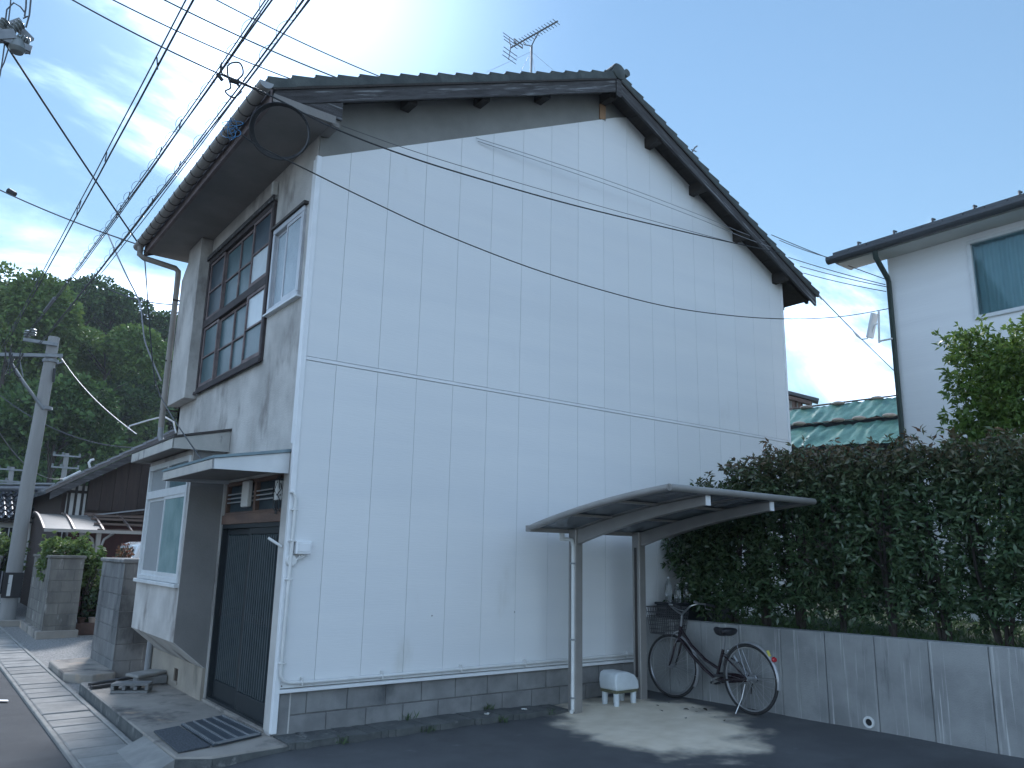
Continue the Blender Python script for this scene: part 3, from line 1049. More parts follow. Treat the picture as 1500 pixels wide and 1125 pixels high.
# ridge caps
rme = MB().grid(lambda a, b: (0.11 * math.cos(math.pi * b), a * 0.27, 0.10 * math.sin(math.pi * b) - 0.012 * a), 2, 8).mesh('ridge_tile', Mt['tile'], smooth=True)
for k in range(19):
    piece('ridge_tile', rme, (RX, Y0 - .02 + 0.25 * k, 8.085), roof)
MB().box(RX - .10, RX + .10, Y0 + .0, Y1, 7.98, 8.085).build('ridge_bed', Mt['tile'], roof)
rt = MB().lathe([(0.105, 0), (0.11, .03), (0.075, .05), (0.02, .055)], (RX + .0, Y0 - .005, 8.06), 16, (0, -1, 0)).build('ridge_end_tile', Mt['tile'], roof, smooth=True)
MB().tube([(RX + .13, Y0 + .1, 8.09), (RX + .13, Y0 - .05, 8.09)], 0.055, 10).build('ridge_end_tile', Mt['tile'], roof, smooth=True)
# barge boards: weathered face boards with a thin moulding under the tiles
for sd in (-1, 1):
    xe = EL + .04 if sd < 0 else ER - .07
    for yy in (Y0, Y1 - .035):
        MB().prism([(xe, roof_top(xe) - .118), (RX, roof_top(RX) - .118), (RX, roof_top(RX) - .30), (xe, roof_top(xe) - .275)], 'y', yy, yy + .035).build('barge_board', Mt['wood_left'] if sd < 0 else Mt['wood_right'], roof)
    MB().prism([(xe, roof_top(xe) - .098), (RX, roof_top(RX) - .098), (RX, roof_top(RX) - .128), (xe, roof_top(xe) - .128)], 'y', Y0 - .02, Y0 - .002).build('verge_moulding', Mt['wood_eave'], roof)
MB().box(RX - .045, RX + .045, Y0 - .02, Y0 + .0, 7.70, 7.98).build('apex_board', Mt['wood_dark'], roof)
# purlin ends, ridge beam
for x in (0.95, 1.92, 2.85, 4.86, 5.80, 6.80, 7.78):
    t_ = roof_top(x) - .165
    lf = x < RX
    MB().box(x - .055, x + .055, Y0 + (.11 if lf else .05), 0.012, t_ - (.125 if lf else .155), t_).build('purlin_end', Mt['wood_eave'], roof, bevel=0.006)
MB().box(RX - .055, RX + .055, Y0 + .09, 0.012, 7.72, 7.86).build('purlin_end', Mt['wood_eave'], roof, bevel=0.006)
MB().box(RX - .058, RX + .052, -0.006, 0.011, 7.49, 7.715).build('ridge_post', Mt['wood_new'], house, label='bare orange-brown post under the ridge')
# underside boards of the overhang
for sd in (-1, 1):
    for k in range(9):
        xa = EL + .1 + k * (RX - EL - .1) / 9 if sd < 0 else RX + k * (ER - .1 - RX) / 9
        xb = xa + ((RX - EL - .1) / 9 if sd < 0 else (ER - .1 - RX) / 9) - .012
        MB().prism([(xa, roof_top(xa) - .158), (xb, roof_top(xb) - .158), (xb, roof_top(xb) - .172), (xa, roof_top(xa) - .172)], 'y', Y0 + .036, 0.0).build('eave_plank', Mt['wood_eave'], roof)
# rear eave: rafters ends seen past the corner
for k in range(7):
    y = Y0 + .12 + k * .45
    MB().prism([(7.95, roof_top(7.95) - .16), (ER - .1, roof_top(ER - .1) - .16), (ER - .1, roof_top(ER - .1) - .23), (7.95, roof_top(7.95) - .24)], 'y', y, y + .05).build('rafter', Mt['wood_eave'], roof)
# --- boxed front eave
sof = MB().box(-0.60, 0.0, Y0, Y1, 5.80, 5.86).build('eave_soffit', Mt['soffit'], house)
MB().prism([(-0.60, 5.862), (0.10, 5.862), (0.10, roof_top(.10) - .285), (-0.60, roof_top(-.6) - .27)], 'y', Y0 + .012, Y0 + .034).build('eave_end_board', Mt['wood_dark'], house)
MB().box(-0.61, 0.03, Y0 - .004, Y0 - .001, 5.79, 5.875).build('soffit_edge', Mt['soffit'], sof)
MB().box(-0.64, -0.602, Y0, Y1, 5.76, 5.93).build('eave_fascia', Mt['wood_frame'], house)
MB().box(0.0, 0.09, Y0 + .04, 0.0, 5.79, 5.858).build('eave_bracket', Mt['soffit'], house)
# gutter: half round with brackets
GX, GZ = -0.715, 5.90
gu = MB().grid(lambda a, b: (GX + 0.066 * math.cos(math.pi + math.pi * b), Y0 - .10 + (Y1 - Y0 + .18) * a, GZ + 0.066 * math.sin(math.pi + math.pi * b) + 0.0), 24, 12)
gu.grid(lambda a, b: (GX + 0.060 * math.cos(math.pi + math.pi * b), Y0 - .10 + (Y1 - Y0 + .18) * a, GZ + 0.060 * math.sin(math.pi + math.pi * b) + 0.0), 2, 12)
gu = gu.build('gutter', Mt['gutter'], house, smooth=True)
MB().prism([(GX + .066 * math.cos(math.pi + math.pi * k / 12), GZ + .066 * math.sin(math.pi + math.pi * k / 12)) for k in range(13)], 'y', Y0 - .106, Y0 - .10).build('end_cap', Mt['pipe_grey'], gu)
brk = MB().tube([(0.069 * math.cos(math.pi + math.pi * k / 12), 0, 0.069 * math.sin(math.pi + math.pi * k / 12)) for k in range(13)], 0.0055, 6).mesh('gutter_bracket', Mt['ring'], smooth=True)
for k in range(21):
    piece('gutter_bracket', brk, (GX, Y0 + .02 + k * .238, GZ), gu)
# downpipe
dp = MB().tube([(GX, Y1 - .12, GZ - .06), (GX, Y1 - .12, 5.72), (GX + .06, Y1 - .13, 5.68), (-0.24, 4.50, 5.60), (-0.20, 4.49, 5.56), (-0.195, 4.49, 5.48), (-0.195, 4.44, 3.26)], 0.040, 12).build('downpipe', Mt['gutter'], house, smooth=True)
MB().tube([(-0.195, 4.44, 3.27), (-0.195, 4.43, 3.14), (-0.17, 4.42, 3.08), (-0.10, 4.3, 3.02), (-0.08, 4.28, 2.9)], 0.037, 12).build('downpipe_elbow', Mt['pipe_grey'], dp, smooth=True)
for z in (5.1, 4.2, 3.5):
    MB().box(-0.24, 0.0, 4.435, 4.455, z, z + .022).build('pipe_strap', Mt['ring'], dp)

# --- upper wooden window
uw = MB()
for (a, b, c, d) in ((1.10, 3.52, 5.41, 5.48), (1.10, 3.52, 3.62, 3.69), (1.10, 1.155, 3.69, 5.41), (3.465, 3.52, 3.69, 5.41), (1.155, 3.465, 4.50, 4.60)):
    uw.box(-0.035, 0.09, a, b, c, d)
uw = uw.build('window', Mt['frame_dark'], house, bevel=0.004, label='brown wooden two-tier window with sixteen panes')
MB().box(-0.06, -0.036, 1.08, 3.55, 5.47, 5.53).build('window_head', Mt['wood_dark'], uw)
MB().box(-0.06, -0.036, 1.09, 3.53, 3.60, 3.635).build('window_sill', Mt['frame_dark'], uw)
yc = [3.465, 2.87, 2.30, 1.74, 1.155]
pale = {(0, 3, 0), (1, 3, 1)}  # panes that carry the painted sky reflection
for tier, (z0, z1) in enumerate(((4.60, 5.41), (3.69, 4.50))):
    for si, (ca, cb) in enumerate(((0, 1), (1, 3), (3, 4))):
        dx = (0.0, 0.03, -0.012)[si]
        ya, yb = yc[cb] - (0.012 if cb < 4 else 0), yc[ca] + (0.012 if ca > 0 else 0)
        sm = MB()
        st = 0.035
        sm.box(-0.02 + dx, 0.012 + dx, ya, ya + st, z0, z1)
        sm.box(-0.02 + dx, 0.012 + dx, yb - st, yb, z0, z1)
        sm.box(-0.02 + dx, 0.012 + dx, ya + st, yb - st, z1 - st, z1)
        sm.box(-0.02 + dx, 0.012 + dx, ya + st, yb - st, z0, z0 + st + .01)
        zm = (z0 + z1) / 2 - .01
        sm.box(-0.02 + dx, 0.012 + dx, ya + st, yb - st, zm - .012, zm + .012)
        if cb - ca == 2:
            ym = yc[2]
            sm.box(-0.022 + dx, 0.010 + dx, ym - .02, ym + .02, z0 + st, z1 - st)
        so = sm.build('sash', Mt['wood_frame'], uw, bevel=0.003)
        for c_ in range(ca, cb):
            for q, (pa, pb) in enumerate(((z0 + st, zm - .012), (zm + .012, z1 - st))):
                g = 'glass_reflect' if (tier, c_, q) in pale else ('glass_teal' if tier == 1 or c_ in (1, 2) else 'glass_dark')
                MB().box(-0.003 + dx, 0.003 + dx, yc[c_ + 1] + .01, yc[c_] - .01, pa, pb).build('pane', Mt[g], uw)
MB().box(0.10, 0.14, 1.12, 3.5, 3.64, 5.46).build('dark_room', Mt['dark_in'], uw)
lampb = MB().box(-0.07, -0.005, 1.10, 1.15, 5.54, 5.70).build('insulator_bracket', Mt['plaster'], house, bevel=0.006)

# --- small aluminium window
sw = MB()
for (a, b, c, d) in ((0.20, 1.06, 5.03, 5.09), (0.20, 1.06, 4.12, 4.17), (0.20, 0.25, 4.17, 5.03), (1.01, 1.06, 4.17, 5.03)):
    sw.box(-0.030, 0.08, a, b, c, d)
sw = sw.build('window', Mt['alu'], house, bevel=0.004, label='small silver aluminium window beside the wooden one')
MB().box(-0.05, -0.0, 0.16, 1.09, 5.095, 5.125).build('window_head', Mt['ring'], sw)
MB().box(-0.055, -0.0, 0.16, 1.09, 4.098, 4.116).build('window_sill', Mt['alu_white'], sw)
for q, (a, b, x) in enumerate(((0.25, 0.66, -0.012), (0.62, 1.01, 0.02))):
    fr = MB()
    for (c, d, e, f_) in ((a, a + .03, 4.17, 5.03), (b - .03, b, 4.17, 5.03), (a + .03, b - .03, 4.17, 4.21), (a + .03, b - .03, 4.995, 5.03)):
        fr.box(x - .012, x + .012, c, d, e, f_)
    fr.build('sash', Mt['alu'], sw)
    MB().box(x - .003, x + .003, a + .03, b - .03, 4.21, 4.995).build('pane', Mt['glass_reflect_blue'], sw)
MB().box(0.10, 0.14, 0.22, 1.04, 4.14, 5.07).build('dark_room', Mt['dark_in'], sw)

# --- shutter box
MB().prism([(3.56, 3.56), (4.42, 3.56), (4.42, 5.40), (4.16, 5.60), (4.16, 5.795), (3.56, 5.795)], 'x', -0.155, -0.002).build('shutter_box', Mt['stucco'], house, bevel=0.006)

# --- bay with front window
bay = MB()
prof = [(-0.365, 0.655), (-0.004, 0.36), (-0.004, 2.72), (-0.365, 2.72)]
BW = (2.10, 3.93, 1.26, 2.60)
bay.prism([(-0.365, 0.655), (-0.004, 0.36), (-0.004, 1.258), (-0.365, 1.258)], 'y', 2.03, 4.0)
bay.prism([(-0.365, 1.258), (-0.004, 1.258), (-0.004, 2.72), (-0.365, 2.72)], 'y', 2.03, 2.09)
bay.prism([(-0.365, 1.258), (-0.004, 1.258), (-0.004, 2.72), (-0.365, 2.72)], 'y', 3.94, 4.0)
bay.box(-0.365, -0.004, 2.09, 3.94, 2.66, 2.72)
bay = bay.build('bay', Mt['stucco'], house)
MB().prism([(-0.362, 0.662), (-0.004, 0.37), (-0.004, 2.70), (-0.362, 2.70)], 'y', 2.024, 2.0295).build('bay_side', Mt['bay_side'], house, label='unpainted grey-brown side of the window bay')
bw = MB()
for (a, b, c, d) in ((2.09, 2.135, 1.26, 2.66), (3.895, 3.94, 1.26, 2.66), (2.135, 3.895, 1.26, 1.31), (2.135, 3.895, 2.60, 2.66), (2.135, 3.895, 2.235, 2.33)):
    bw.box(-0.385, -0.30, a, b, c, d)
bw.box(-0.382, -0.30, 2.99, 3.03, 2.33, 2.60)
bw = bw.build('window', Mt['alu_white'], house, bevel=0.004, label='white aluminium front window with grey screen and frosted sash')
MB().box(-0.415, -0.355, 2.05, 3.99, 1.215, 1.256).build('window_sill', Mt['alu_white'], bw, bevel=0.004)
for (a, b, x, g) in ((2.135, 3.04, -0.365, 'glass_front'), (3.00, 3.895, -0.34, 'screen')):
    fr = MB()
    for (c, d, e, f_) in ((a, a + .035, 1.31, 2.235), (b - .035, b, 1.31, 2.235), (a + .035, b - .035, 1.31, 1.36), (a + .035, b - .035, 2.20, 2.235)):
        fr.box(x - .012, x + .012, c, d, e, f_)
    fr.build('sash', Mt['alu_white'], bw)
    MB().box(x - .003, x + .003, a + .035, b - .035, 1.36, 2.20).build('pane', Mt[g], bw)
MB().box(-0.345, -0.339, 2.135, 2.99, 2.33, 2.60).build('pane', Mt['glass_teal'], bw)
MB().box(-0.345, -0.339, 3.03, 3.895, 2.33, 2.60).build('pane', Mt['screen'], bw)
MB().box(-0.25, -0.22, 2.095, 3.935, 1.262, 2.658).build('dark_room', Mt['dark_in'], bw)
# base under the bay, with a vent
bs = wall_x(-0.035, -0.002, (2.02, GD), (0.05, 0.38), [(2.93, 3.10, 0.12, 0.26)]).build('base_wall', Mt['beige'], house)
MB().box(-0.012, -0.003, 2.93, 3.10, 0.12, 0.26).build('vent_hole', Mt['dark_in'], bs)
for k in range(4):
    MB().box(-0.028, -0.020, 2.95 + .04 * k, 2.958 + .04 * k, 0.12, 0.26).build('vent_bar', Mt['screw'], bs)
MB().box(-0.05, -0.036, 2.91, 3.12, 0.095, 0.118).build('vent_sill', Mt['beige'], bs)
MB().tube([(-0.07, 4.2, 0.05), (-0.07, 4.2, 0.40), (-0.06, 4.15, 0.9)], 0.04, 10).build('drain_stack', Mt['pipe_grey'], house, smooth=True)

# --- canopies
def canopy(y0, y1, xf, zb, zf, fh, top, fascia, side, label):
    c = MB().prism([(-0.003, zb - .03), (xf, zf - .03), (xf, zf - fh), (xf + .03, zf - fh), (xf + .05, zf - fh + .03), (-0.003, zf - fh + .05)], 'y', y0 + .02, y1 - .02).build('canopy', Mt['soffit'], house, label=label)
    MB().prism([(-0.003, zb - .028), (xf - .02, zf - .028), (xf - .02, zf - .004), (-0.003, zb)], 'y', y0 - .02, y1 + .02).build('flashing', top, c)
    MB().box(xf - .012, xf - .001, y0, y1, zf - fh, zf - .03).build('fascia', fascia, c, bevel=0.003)
    for yy in (y0, y1 - .019):
        MB().prism([(-0.004, zb - .031), (xf - .012, zf - .031), (xf - .012, zf - fh), (-0.004, zf - fh + .01)], 'y', yy, yy + .019).build('side_board', side, c)
    return c


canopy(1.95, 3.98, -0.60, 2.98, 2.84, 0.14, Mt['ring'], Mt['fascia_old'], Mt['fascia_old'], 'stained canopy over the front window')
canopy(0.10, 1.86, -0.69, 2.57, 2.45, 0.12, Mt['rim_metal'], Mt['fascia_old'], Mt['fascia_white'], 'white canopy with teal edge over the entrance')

# --- entrance: threshold, frame, two lattice sliding doors, transom
en = MB()
en.box(-0.02, 0.15, 0.20, 2.02, 0.03, 0.075)
en.build('threshold', Mt['concrete'], house, bevel=0.006)
MB().box(0.005, 0.16, 0.22, 2.0, 1.90, 2.0).build('lintel', Mt['wood_lintel'], house, bevel=0.004)
dfr = MB().box(0.02, 0.14, 0.22, 0.265, 0.076, 1.90).box(0.02, 0.14, 1.965, 2.0, 0.076, 1.90).box(0.02, 0.14, 0.265, 1.965, 1.855, 1.899).box(0.02, 0.14, 0.265, 1.965, 0.076, 0.10)
dfr.build('door_frame', Mt['door'], house)
slme = MB().box(-0.010, 0.010, -0.009, 0.009, 0, 1.50).mesh('slat', Mt['door_slat'], bevel=0.003)
for (a, b, x) in ((0.27, 1.13, 0.05), (1.10, 1.96, 0.09)):
    d = MB()
    d.box(x - .018, x + .018, a, a + .055, 0.10, 1.853)
    d.box(x - .018, x + .018, b - .055, b, 0.10, 1.853)
    d.box(x - .018, x + .018, a + .055, b - .055, 0.10, 0.27)
    d.box(x - .018, x + .018, a + .055, b - .055, 1.79, 1.853)
    d.box(x - .016, x + .016, a + .055, b - .055, 0.93, 1.02)
    d = d.build('door', Mt['door'], house, bevel=0.004)
    MB().box(x + .004, x + .010, a + .055, b - .055, 0.27, 1.79).build('door_glass', Mt['glass_dark'], d)
    for k in range(12):
        piece('slat', slme, (x - .016, a + .095 + k * (b - a - .19) / 11, 0.28), d)
    MB().box(x - .03, x - .018, a + .012 if x < .07 else b - .045, a + .042 if x < .07 else b - .015, 0.92, 1.06).build('door_pull', Mt['black'], d)
tr = MB()
for (a, b, c, d_) in ((0.24, 2.0, 2.32, 2.36), (0.24, 2.0, 2.0, 2.03), (0.24, 0.28, 2.03, 2.32), (1.96, 2.0, 2.03, 2.32), (1.04, 1.10, 2.03, 2.32)):
    tr.box(0.03, 0.09, a, b, c, d_)
tr = tr.build('transom', Mt['wood_lintel'], house, bevel=0.003)
for k in range(3):
    for (a, b) in ((0.28, 1.04), (1.10, 1.96)):
        MB().box(0.035, 0.05, a, b, 2.13 + k * .045, 2.143 + k * .045).build('transom_bar', Mt['alu'], tr)
MB().box(0.075, 0.08, 0.27, 1.97, 2.02, 2.33).build('pane', Mt['glass_dark'], tr)
MB().box(-0.02, 0.03, 1.14, 1.34, 2.07, 2.34).build('breaker_box', Mt['plaster'], tr, bevel=0.008)
MB().box(-0.03, 0.03, 0.30, 0.36, 2.10, 2.29).build('terminal_box', Mt['plaster'], tr, bevel=0.006)
wv = MB()
for k in range(6):
    a = Vector((-0.01, 0.32 + random.uniform(-.06, .06), 2.33))
    pts = [a + Vector((random.uniform(-.03, .03), random.uniform(-.07, .05), -t * .06)) for t in range(7)]
    wv.tube(pts, 0.005, 5)
wv.build('loose_wires', Mt['cable'], house, smooth=True)
# ================================================================== STOOP AND KERB
st_poly = [(-0.875, 3.9), (-0.875, 0.74), (-0.86, -0.26), (-0.62, -0.40), (-0.25, -0.36), (0.02, -0.33), (0.02, 3.9)]
stoop = solo(MB().prism(st_poly, 'z', -0.25, 0.05), 'entrance_step', Mt['concrete'], 'stained concrete entrance step below the lattice door', 'step', bevel=0.012)
rp = MB()
rp.face([(-0.872, 0.70, 0.035), (-0.866, -0.27, 0.035), (-1.10, -0.34, -0.055), (-1.09, 0.66, -0.055)])
rp.face([(-0.872, 0.70, 0.035), (-1.09, 0.66, -0.055), (-1.09, 0.66, -0.11), (-0.872, 0.70, -0.11)])
rp.face([(-0.866, -0.27, 0.035), (-0.866, -0.27, -0.11), (-1.10, -0.34, -0.11), (-1.10, -0.34, -0.055)])
rp.face([(-1.10, -0.34, -0.055), (-1.10, -0.34, -0.11), (-1.09, 0.66, -0.11), (-1.09, 0.66, -0.055)])
fc = MB().box(-0.881, -0.8765, 0.74, 3.88, -0.12, 0.040)
fc.build('step_face', Mt['curb'], stoop)
nf = [(-0.862, -0.263), (-0.62, -0.405), (-0.25, -0.365), (0.02, -0.335)]
for (xa_, ya_), (xb_, yb_) in zip(nf, nf[1:]):
    MB().bar((xa_, ya_, -.04), (xb_, yb_, -.04), .012, .15).build('step_face', Mt['curb'], stoop)
solo(rp, 'concrete_ramp', Mt['lid'], 'small sloping concrete ramp from the drain lids to the entrance step', 'ramp')
cb = MB()
gk = random.Random(3)
for k in range(46):                               # crumbling kerb along the wall foot
    x0, x1 = 0.02 + k * 0.068, 0.02 + (k + 1) * 0.068
    w0 = 0.31 + 0.02 * math.sin(k * .9) + 0.012 * gk.random()
    h = 0.052 + 0.008 * gk.random() - 0.02 * sstep(2.2, 3.1, x0)
    cb.box(x0, x1, -w0, 0.03, -0.2, h)
solo(cb, 'wall_kerb', Mt['curb'], 'dark crumbling kerb along the foot of the white gable wall', 'kerb')
# mats
m1 = MB().prism([(-0.80, 0.70), (-0.82, -0.17), (-0.545, -0.09), (-0.56, 0.80)], 'z', 0.054, 0.068)
solo(m1, 'door_mat', Mt['mat_pebble'], 'charcoal pebble-textured mat at the outer edge of the step', 'door mat', bevel=0.004)
t = thing('scraper_mat', 'blue-black rubber scraper mat with pale ribs before the door', 'door mat', (-0.3, 0.45, 0.054))
MB().prism([(-0.535, 0.84), (-0.53, -0.10), (-0.06, 0.08), (-0.10, 1.04)], 'z', 0.054, 0.074).build('base', Mt['mat_rubber'], t, bevel=0.003)
for k in range(5):
    f = 0.04 + k * 0.235
    a = Vector((-0.535, 0.84, 0)).lerp(Vector((-0.10, 1.04, 0)), f)
    b = Vector((-0.53, -0.10, 0)).lerp(Vector((-0.06, 0.08, 0)), f)
    MB().bar((a.x, a.y - .03, .078), (b.x, b.y + .02, .078), 0.014, 0.010).build('rib', Mt['mat_rib'], t)
MB().bar((-0.50, -0.085, .077), (-0.10, 0.075, .077), 0.05, 0.008).build('edge_strip', Mt['mat_rib'], t)
# hollow blocks stacked on the step
def hollow_block(label, c, rot, L=0.39, D=0.11, H=0.19):
    t = thing('hollow_block', label, 'concrete block', c, 'loose concrete blocks on the step')
    t.rotation_euler = rot
    mb = MB()
    mb.box(-L / 2, L / 2, -H / 2, -H / 2 + .024, 0, D)
    mb.box(-L / 2, L / 2, H / 2 - .024, H / 2, 0, D)
    for k in range(4):
        x = -L / 2 + .015 + k * (L - .03) / 3
        mb.box(x - .017, x + .017, -H / 2 + .03, H / 2 - .03, 0, D)
    me = mb.mesh('shell', Mt['block'])
    link(bpy.data.objects.new('shell', me), t)
    return t


hollow_block('hollow concrete block lying on its side with open cells facing out', (-0.47, 3.02, 0.103), (R(90), 0, R(-28)), .39, .19, .10)
solo(MB().box(-0.36, -0.04, 3.32, 3.62, 0.052, 0.15), 'paving_block', Mt['block'], 'pale square concrete block beside the drain stack', 'concrete block', 'loose concrete blocks on the step', bevel=0.012)
solo(MB().prism([(-0.42, 3.12), (-0.02, 3.42), (-0.12, 3.66), (-0.50, 3.40)], 'z', 0.155, 0.19), 'stone_slab', Mt['lid'], 'thin pale slab lying on top of the loose block', 'slab', bevel=0.01)
for k, (a, b, w, lb) in enumerate((((-0.84, 3.50, .075), (-0.30, 3.80, .085), .07, 'weathered board lying along the back of the step'), ((-0.86, 3.32, .07), (-0.62, 3.42, .075), .06, 'short broken board at the front corner of the step'))):
    solo(MB().bar(a, b, w, 0.03), 'loose_board', Mt['wood_dark'], lb, 'board', 'loose boards on the step')

# ================================================================== BICYCLE SHELTER
cp = thing('bicycle_shelter', 'bronze aluminium bicycle shelter with curved smoky roof by the white wall', 'shelter', (3.67, -0.385, 0.03))
CX0, CX1, CY0, CY1 = 2.585, 4.86, -0.30, -2.285
def arch(t):
    """canopy section from the wall side (t=0) to the outer edge (t=1)"""
    y = CY0 + (CY1 - CY0) * t
    z = 1.925 + 0.335 * (1.5 * t - 0.5 * t ** 2.0) * 0.985
    return y, z
for x in (3.17, 4.17):
    p_ = MB().box(x - .055, x + .055, -0.445, -0.325, gz(x) - .05, 1.93).build('post', Mt['carport'], cp, bevel=0.008)
    MB().box(x - .058, x - .0555, -0.405, -0.365, 0.3, 1.75).build('post_groove', Mt['ring'], p_)
    mb = MB()
    n = 14
    up, lo = [], []
    for k in range(n + 1):
        t_ = 0.03 + 0.945 * k / n
        y, z = arch(t_)
        dep = 0.155 - 0.07 * t_ + 0.02 * math.exp(-10 * t_)
        up.append((y, z - 0.035))
        lo.append((y, z - 0.035 - dep))
    mb.prism(up + lo[::-1], 'x', x - .030, x + .030)
    a_ = mb.build('arm', Mt['carport'], cp, bevel=0.005)
    y, z = arch(0.975)
    MB().box(x - .032, x + .032, y - .012, y - .001, z - .125, z - .032).build('arm_cap', Mt['trim'], a_)
MB().box(3.224, 3.228, -0.40, -0.375, 1.30, 1.42).build('sticker', Mt['trim'], cp)
pn = MB()
npan = 4
for q in range(npan):
    xa, xb = CX0 + .03 + q * (CX1 - CX0 - .06) / npan, CX0 + .03 + (q + 1) * (CX1 - CX0 - .06) / npan - .012
    m_ = MB()
    sec = [arch(k / 20) for k in range(21)]
    m_.prism([(y, z) for y, z in sec] + [(y, z - .006) for y, z in sec[::-1]], 'x', xa, xb)
    m_.build('roof_panel', Mt['carport_panel'], cp)
for x in (CX0, CX1):
    mb = MB()
    sec = [arch(k / 20) for k in range(21)]
    mb.tube([(x, y, z) for y, z in sec], 0.032, 10)
    mb.build('rim', Mt['carport'], cp, smooth=True)
for k in range(npan + 1):
    x = CX0 + .03 + k * (CX1 - CX0 - .06) / npan - .006
    sec = [arch(j / 16) for j in range(17)]
    MB().prism([(y, z - .008) for y, z in sec] + [(y, z - .028) for y, z in sec[::-1]], 'x', x - .016, x + .016).build('roof_rib', Mt['carport'], cp)
for tq in (0.33, 0.66):
    y, z = arch(tq)
    MB().box(CX0 + .02, CX1 - .02, y - .025, y + .025, z - .034, z - .012).build('cross_rail', Mt['carport'], cp)
y, z = arch(1)
MB().tube([(CX0, y, z), (CX1, y, z)], 0.034, 10).build('front_rail', Mt['carport'], cp, smooth=True)
y, z = arch(0)
gt = MB().box(CX0 - .02, CX1 + .02, CY0 - .03, CY0 + .06, 1.885, 1.955).build('gutter', Mt['carport'], cp, bevel=0.012, seg=2)
d_ = MB().tube([(3.06, -0.28, 1.89), (3.06, -0.28, 1.80)], 0.03, 10).tube([(3.06, -0.28, 1.82), (3.09, -0.33, 1.82), (3.10, -0.40, 1.81), (3.10, -0.42, 1.76), (3.10, -0.42, 0.10), (3.085, -0.44, 0.045), (3.05, -0.46, 0.04)], 0.021, 10).build('drainpipe', Mt['pipe_white'], cp, smooth=True)
for zz in (1.55, 0.75, 0.16):
    MB().box(3.075, 3.16, -0.444, -0.398, zz, zz + .018).build('strap', Mt['pipe_grey'], d_)

# ================================================================== STOOL
t = thing('plastic_stool', 'pale plastic box stool with thick round legs under the shelter', 'stool', (3.80, -0.40, 0.045))
def stooltop(a, b):
    th = 2 * math.pi * a
    return 0
sm = MB()
prof = [(-0.17, 0.0), (-0.185, 0.10), (-0.17, 0.175), (-0.12, 0.195), (0.02, 0.19), (0.12, 0.155), (0.175, 0.09), (0.19, 0.0)]
sm.prism([(3.80 + a, 0.205 + b) for a, b in prof], 'y', -0.545, -0.275)
sm.build('seat_shell', Mt['stool'], t, bevel=0.022, seg=3, smooth=True)
MB().box(3.80 - .168, 3.80 + .172, -0.535, -0.285, 0.175, 0.206).build('band', Mt['stool_band'], t, bevel=0.005)
for (x, yy) in ((3.67, -0.50), (3.93, -0.50), (3.67, -0.32), (3.93, -0.32)):
    MB().lathe([(0.030, gz(x)), (0.034, gz(x) + .06), (0.034, 0.18)], (x, yy, 0), 14).build('leg', Mt['stool'], t, smooth=True)

# ================================================================== BICYCLE
BX = 4.47
FB, RB = Vector((4.49, -0.585, 0.425)), Vector((4.44, -1.69, 0.425))
WR = 0.345
bk = thing('bicycle', 'dark maroon city bicycle with front basket parked by the concrete wall', 'bicycle', (4.465, -1.14, 0.075))
fwd = (FB - RB)
fwd.z = 0
fwd.normalize()
side = Vector((fwd.y, -fwd.x, 0))                # to the rider's right
UP = Vector((0, 0, 1))
def bp(f, z, s=0.0):
    """bike coordinates: f metres ahead of the rear hub, z above ground, s to the right"""
    q = RB + fwd * f + side * s
    return Vector((q.x, q.y, 0.075 + z))


def ring(c, r, n, ax_f=fwd):
    return [c + ax_f * (r * math.cos(2 * math.pi * k / n)) + UP * (r * math.sin(2 * math.pi * k / n)) for k in range(n)]


WB = (FB - RB).length
hd = fwd
for nm, c in (('front_wheel', bp(WB, .35)), ('rear_wheel', bp(0, .35))):
    wrot = fwd if nm == 'rear_wheel' else (Matrix.Rotation(R(7), 3, 'Z') @ fwd)
    wsd = Vector((wrot.y, -wrot.x, 0))
    w = MB().tube(ring(c, WR - .012, 48, wrot), 0.0175, 8, closed=True).build('wheel', Mt['tyre'], bk, smooth=True)
    w.name = nm
    MB().tube(ring(c, WR - .032, 48, wrot), 0.0105, 6, closed=True).build('rim', Mt['chrome'], w, smooth=True)
    sp = MB()
    for k in range(32):
        a = 2 * math.pi * k / 32
        e = c + wrot * ((WR - .035) * math.cos(a)) + UP * ((WR - .035) * math.sin(a))
        a2 = a + (0.9 if k % 2 else -0.9)
        s_ = 0.03 if (k // 2) % 2 else -0.03
        h = c + wrot * (0.02 * math.cos(a2)) + UP * (0.02 * math.sin(a2)) + wsd * s_
        sp.tube([h, e], 0.0016, 4, caps=False)
    sp.build('spokes', Mt['steel'], w)
    MB().tube([c - wsd * .055, c + wsd * .055], 0.018, 10).build('hub', Mt['chrome'], w, smooth=True)
    f0, f1 = ((R(-20), R(120)) if nm == 'front_wheel' else (R(-10), R(175)))
    if nm == 'front_wheel':
        f0, f1 = R(75), R(212)
    else:
        f0, f1 = R(15), R(190)
    def guard(a, b):
        th = f0 + (f1 - f0) * a
        r = WR + .022 - 0.014 * (abs(b - .5) * 2) ** 2
        return c + wrot * (r * math.cos(th)) + UP * (r * math.sin(th)) + wsd * ((b - .5) * 0.05)
    MB().grid(guard, 30, 6).build('mudguard', Mt['guard'], bk, smooth=True)
    st_ = MB()
    for th in ((f0 * .7 + f1 * .3, f0 * .1 + f1 * .9) if nm == 'rear_wheel' else (f0 * .15 + f1 * .85,)):
        for s_ in (-.03, .03):
            st_.tube([c + wsd * s_ * 1.6, c + wrot * ((WR + .015) * math.cos(th)) + UP * ((WR + .015) * math.sin(th)) + wsd * s_ * .8], 0.003, 5)
    st_.build('mudguard_stay', Mt['steel'], bk)
BBp, STC, HT, HB = bp(.455, .285), bp(.36, .565), bp(.955, .80), bp(.985, .66)
fr = MB()
fr.tube([HT, HB], 0.020, 10)
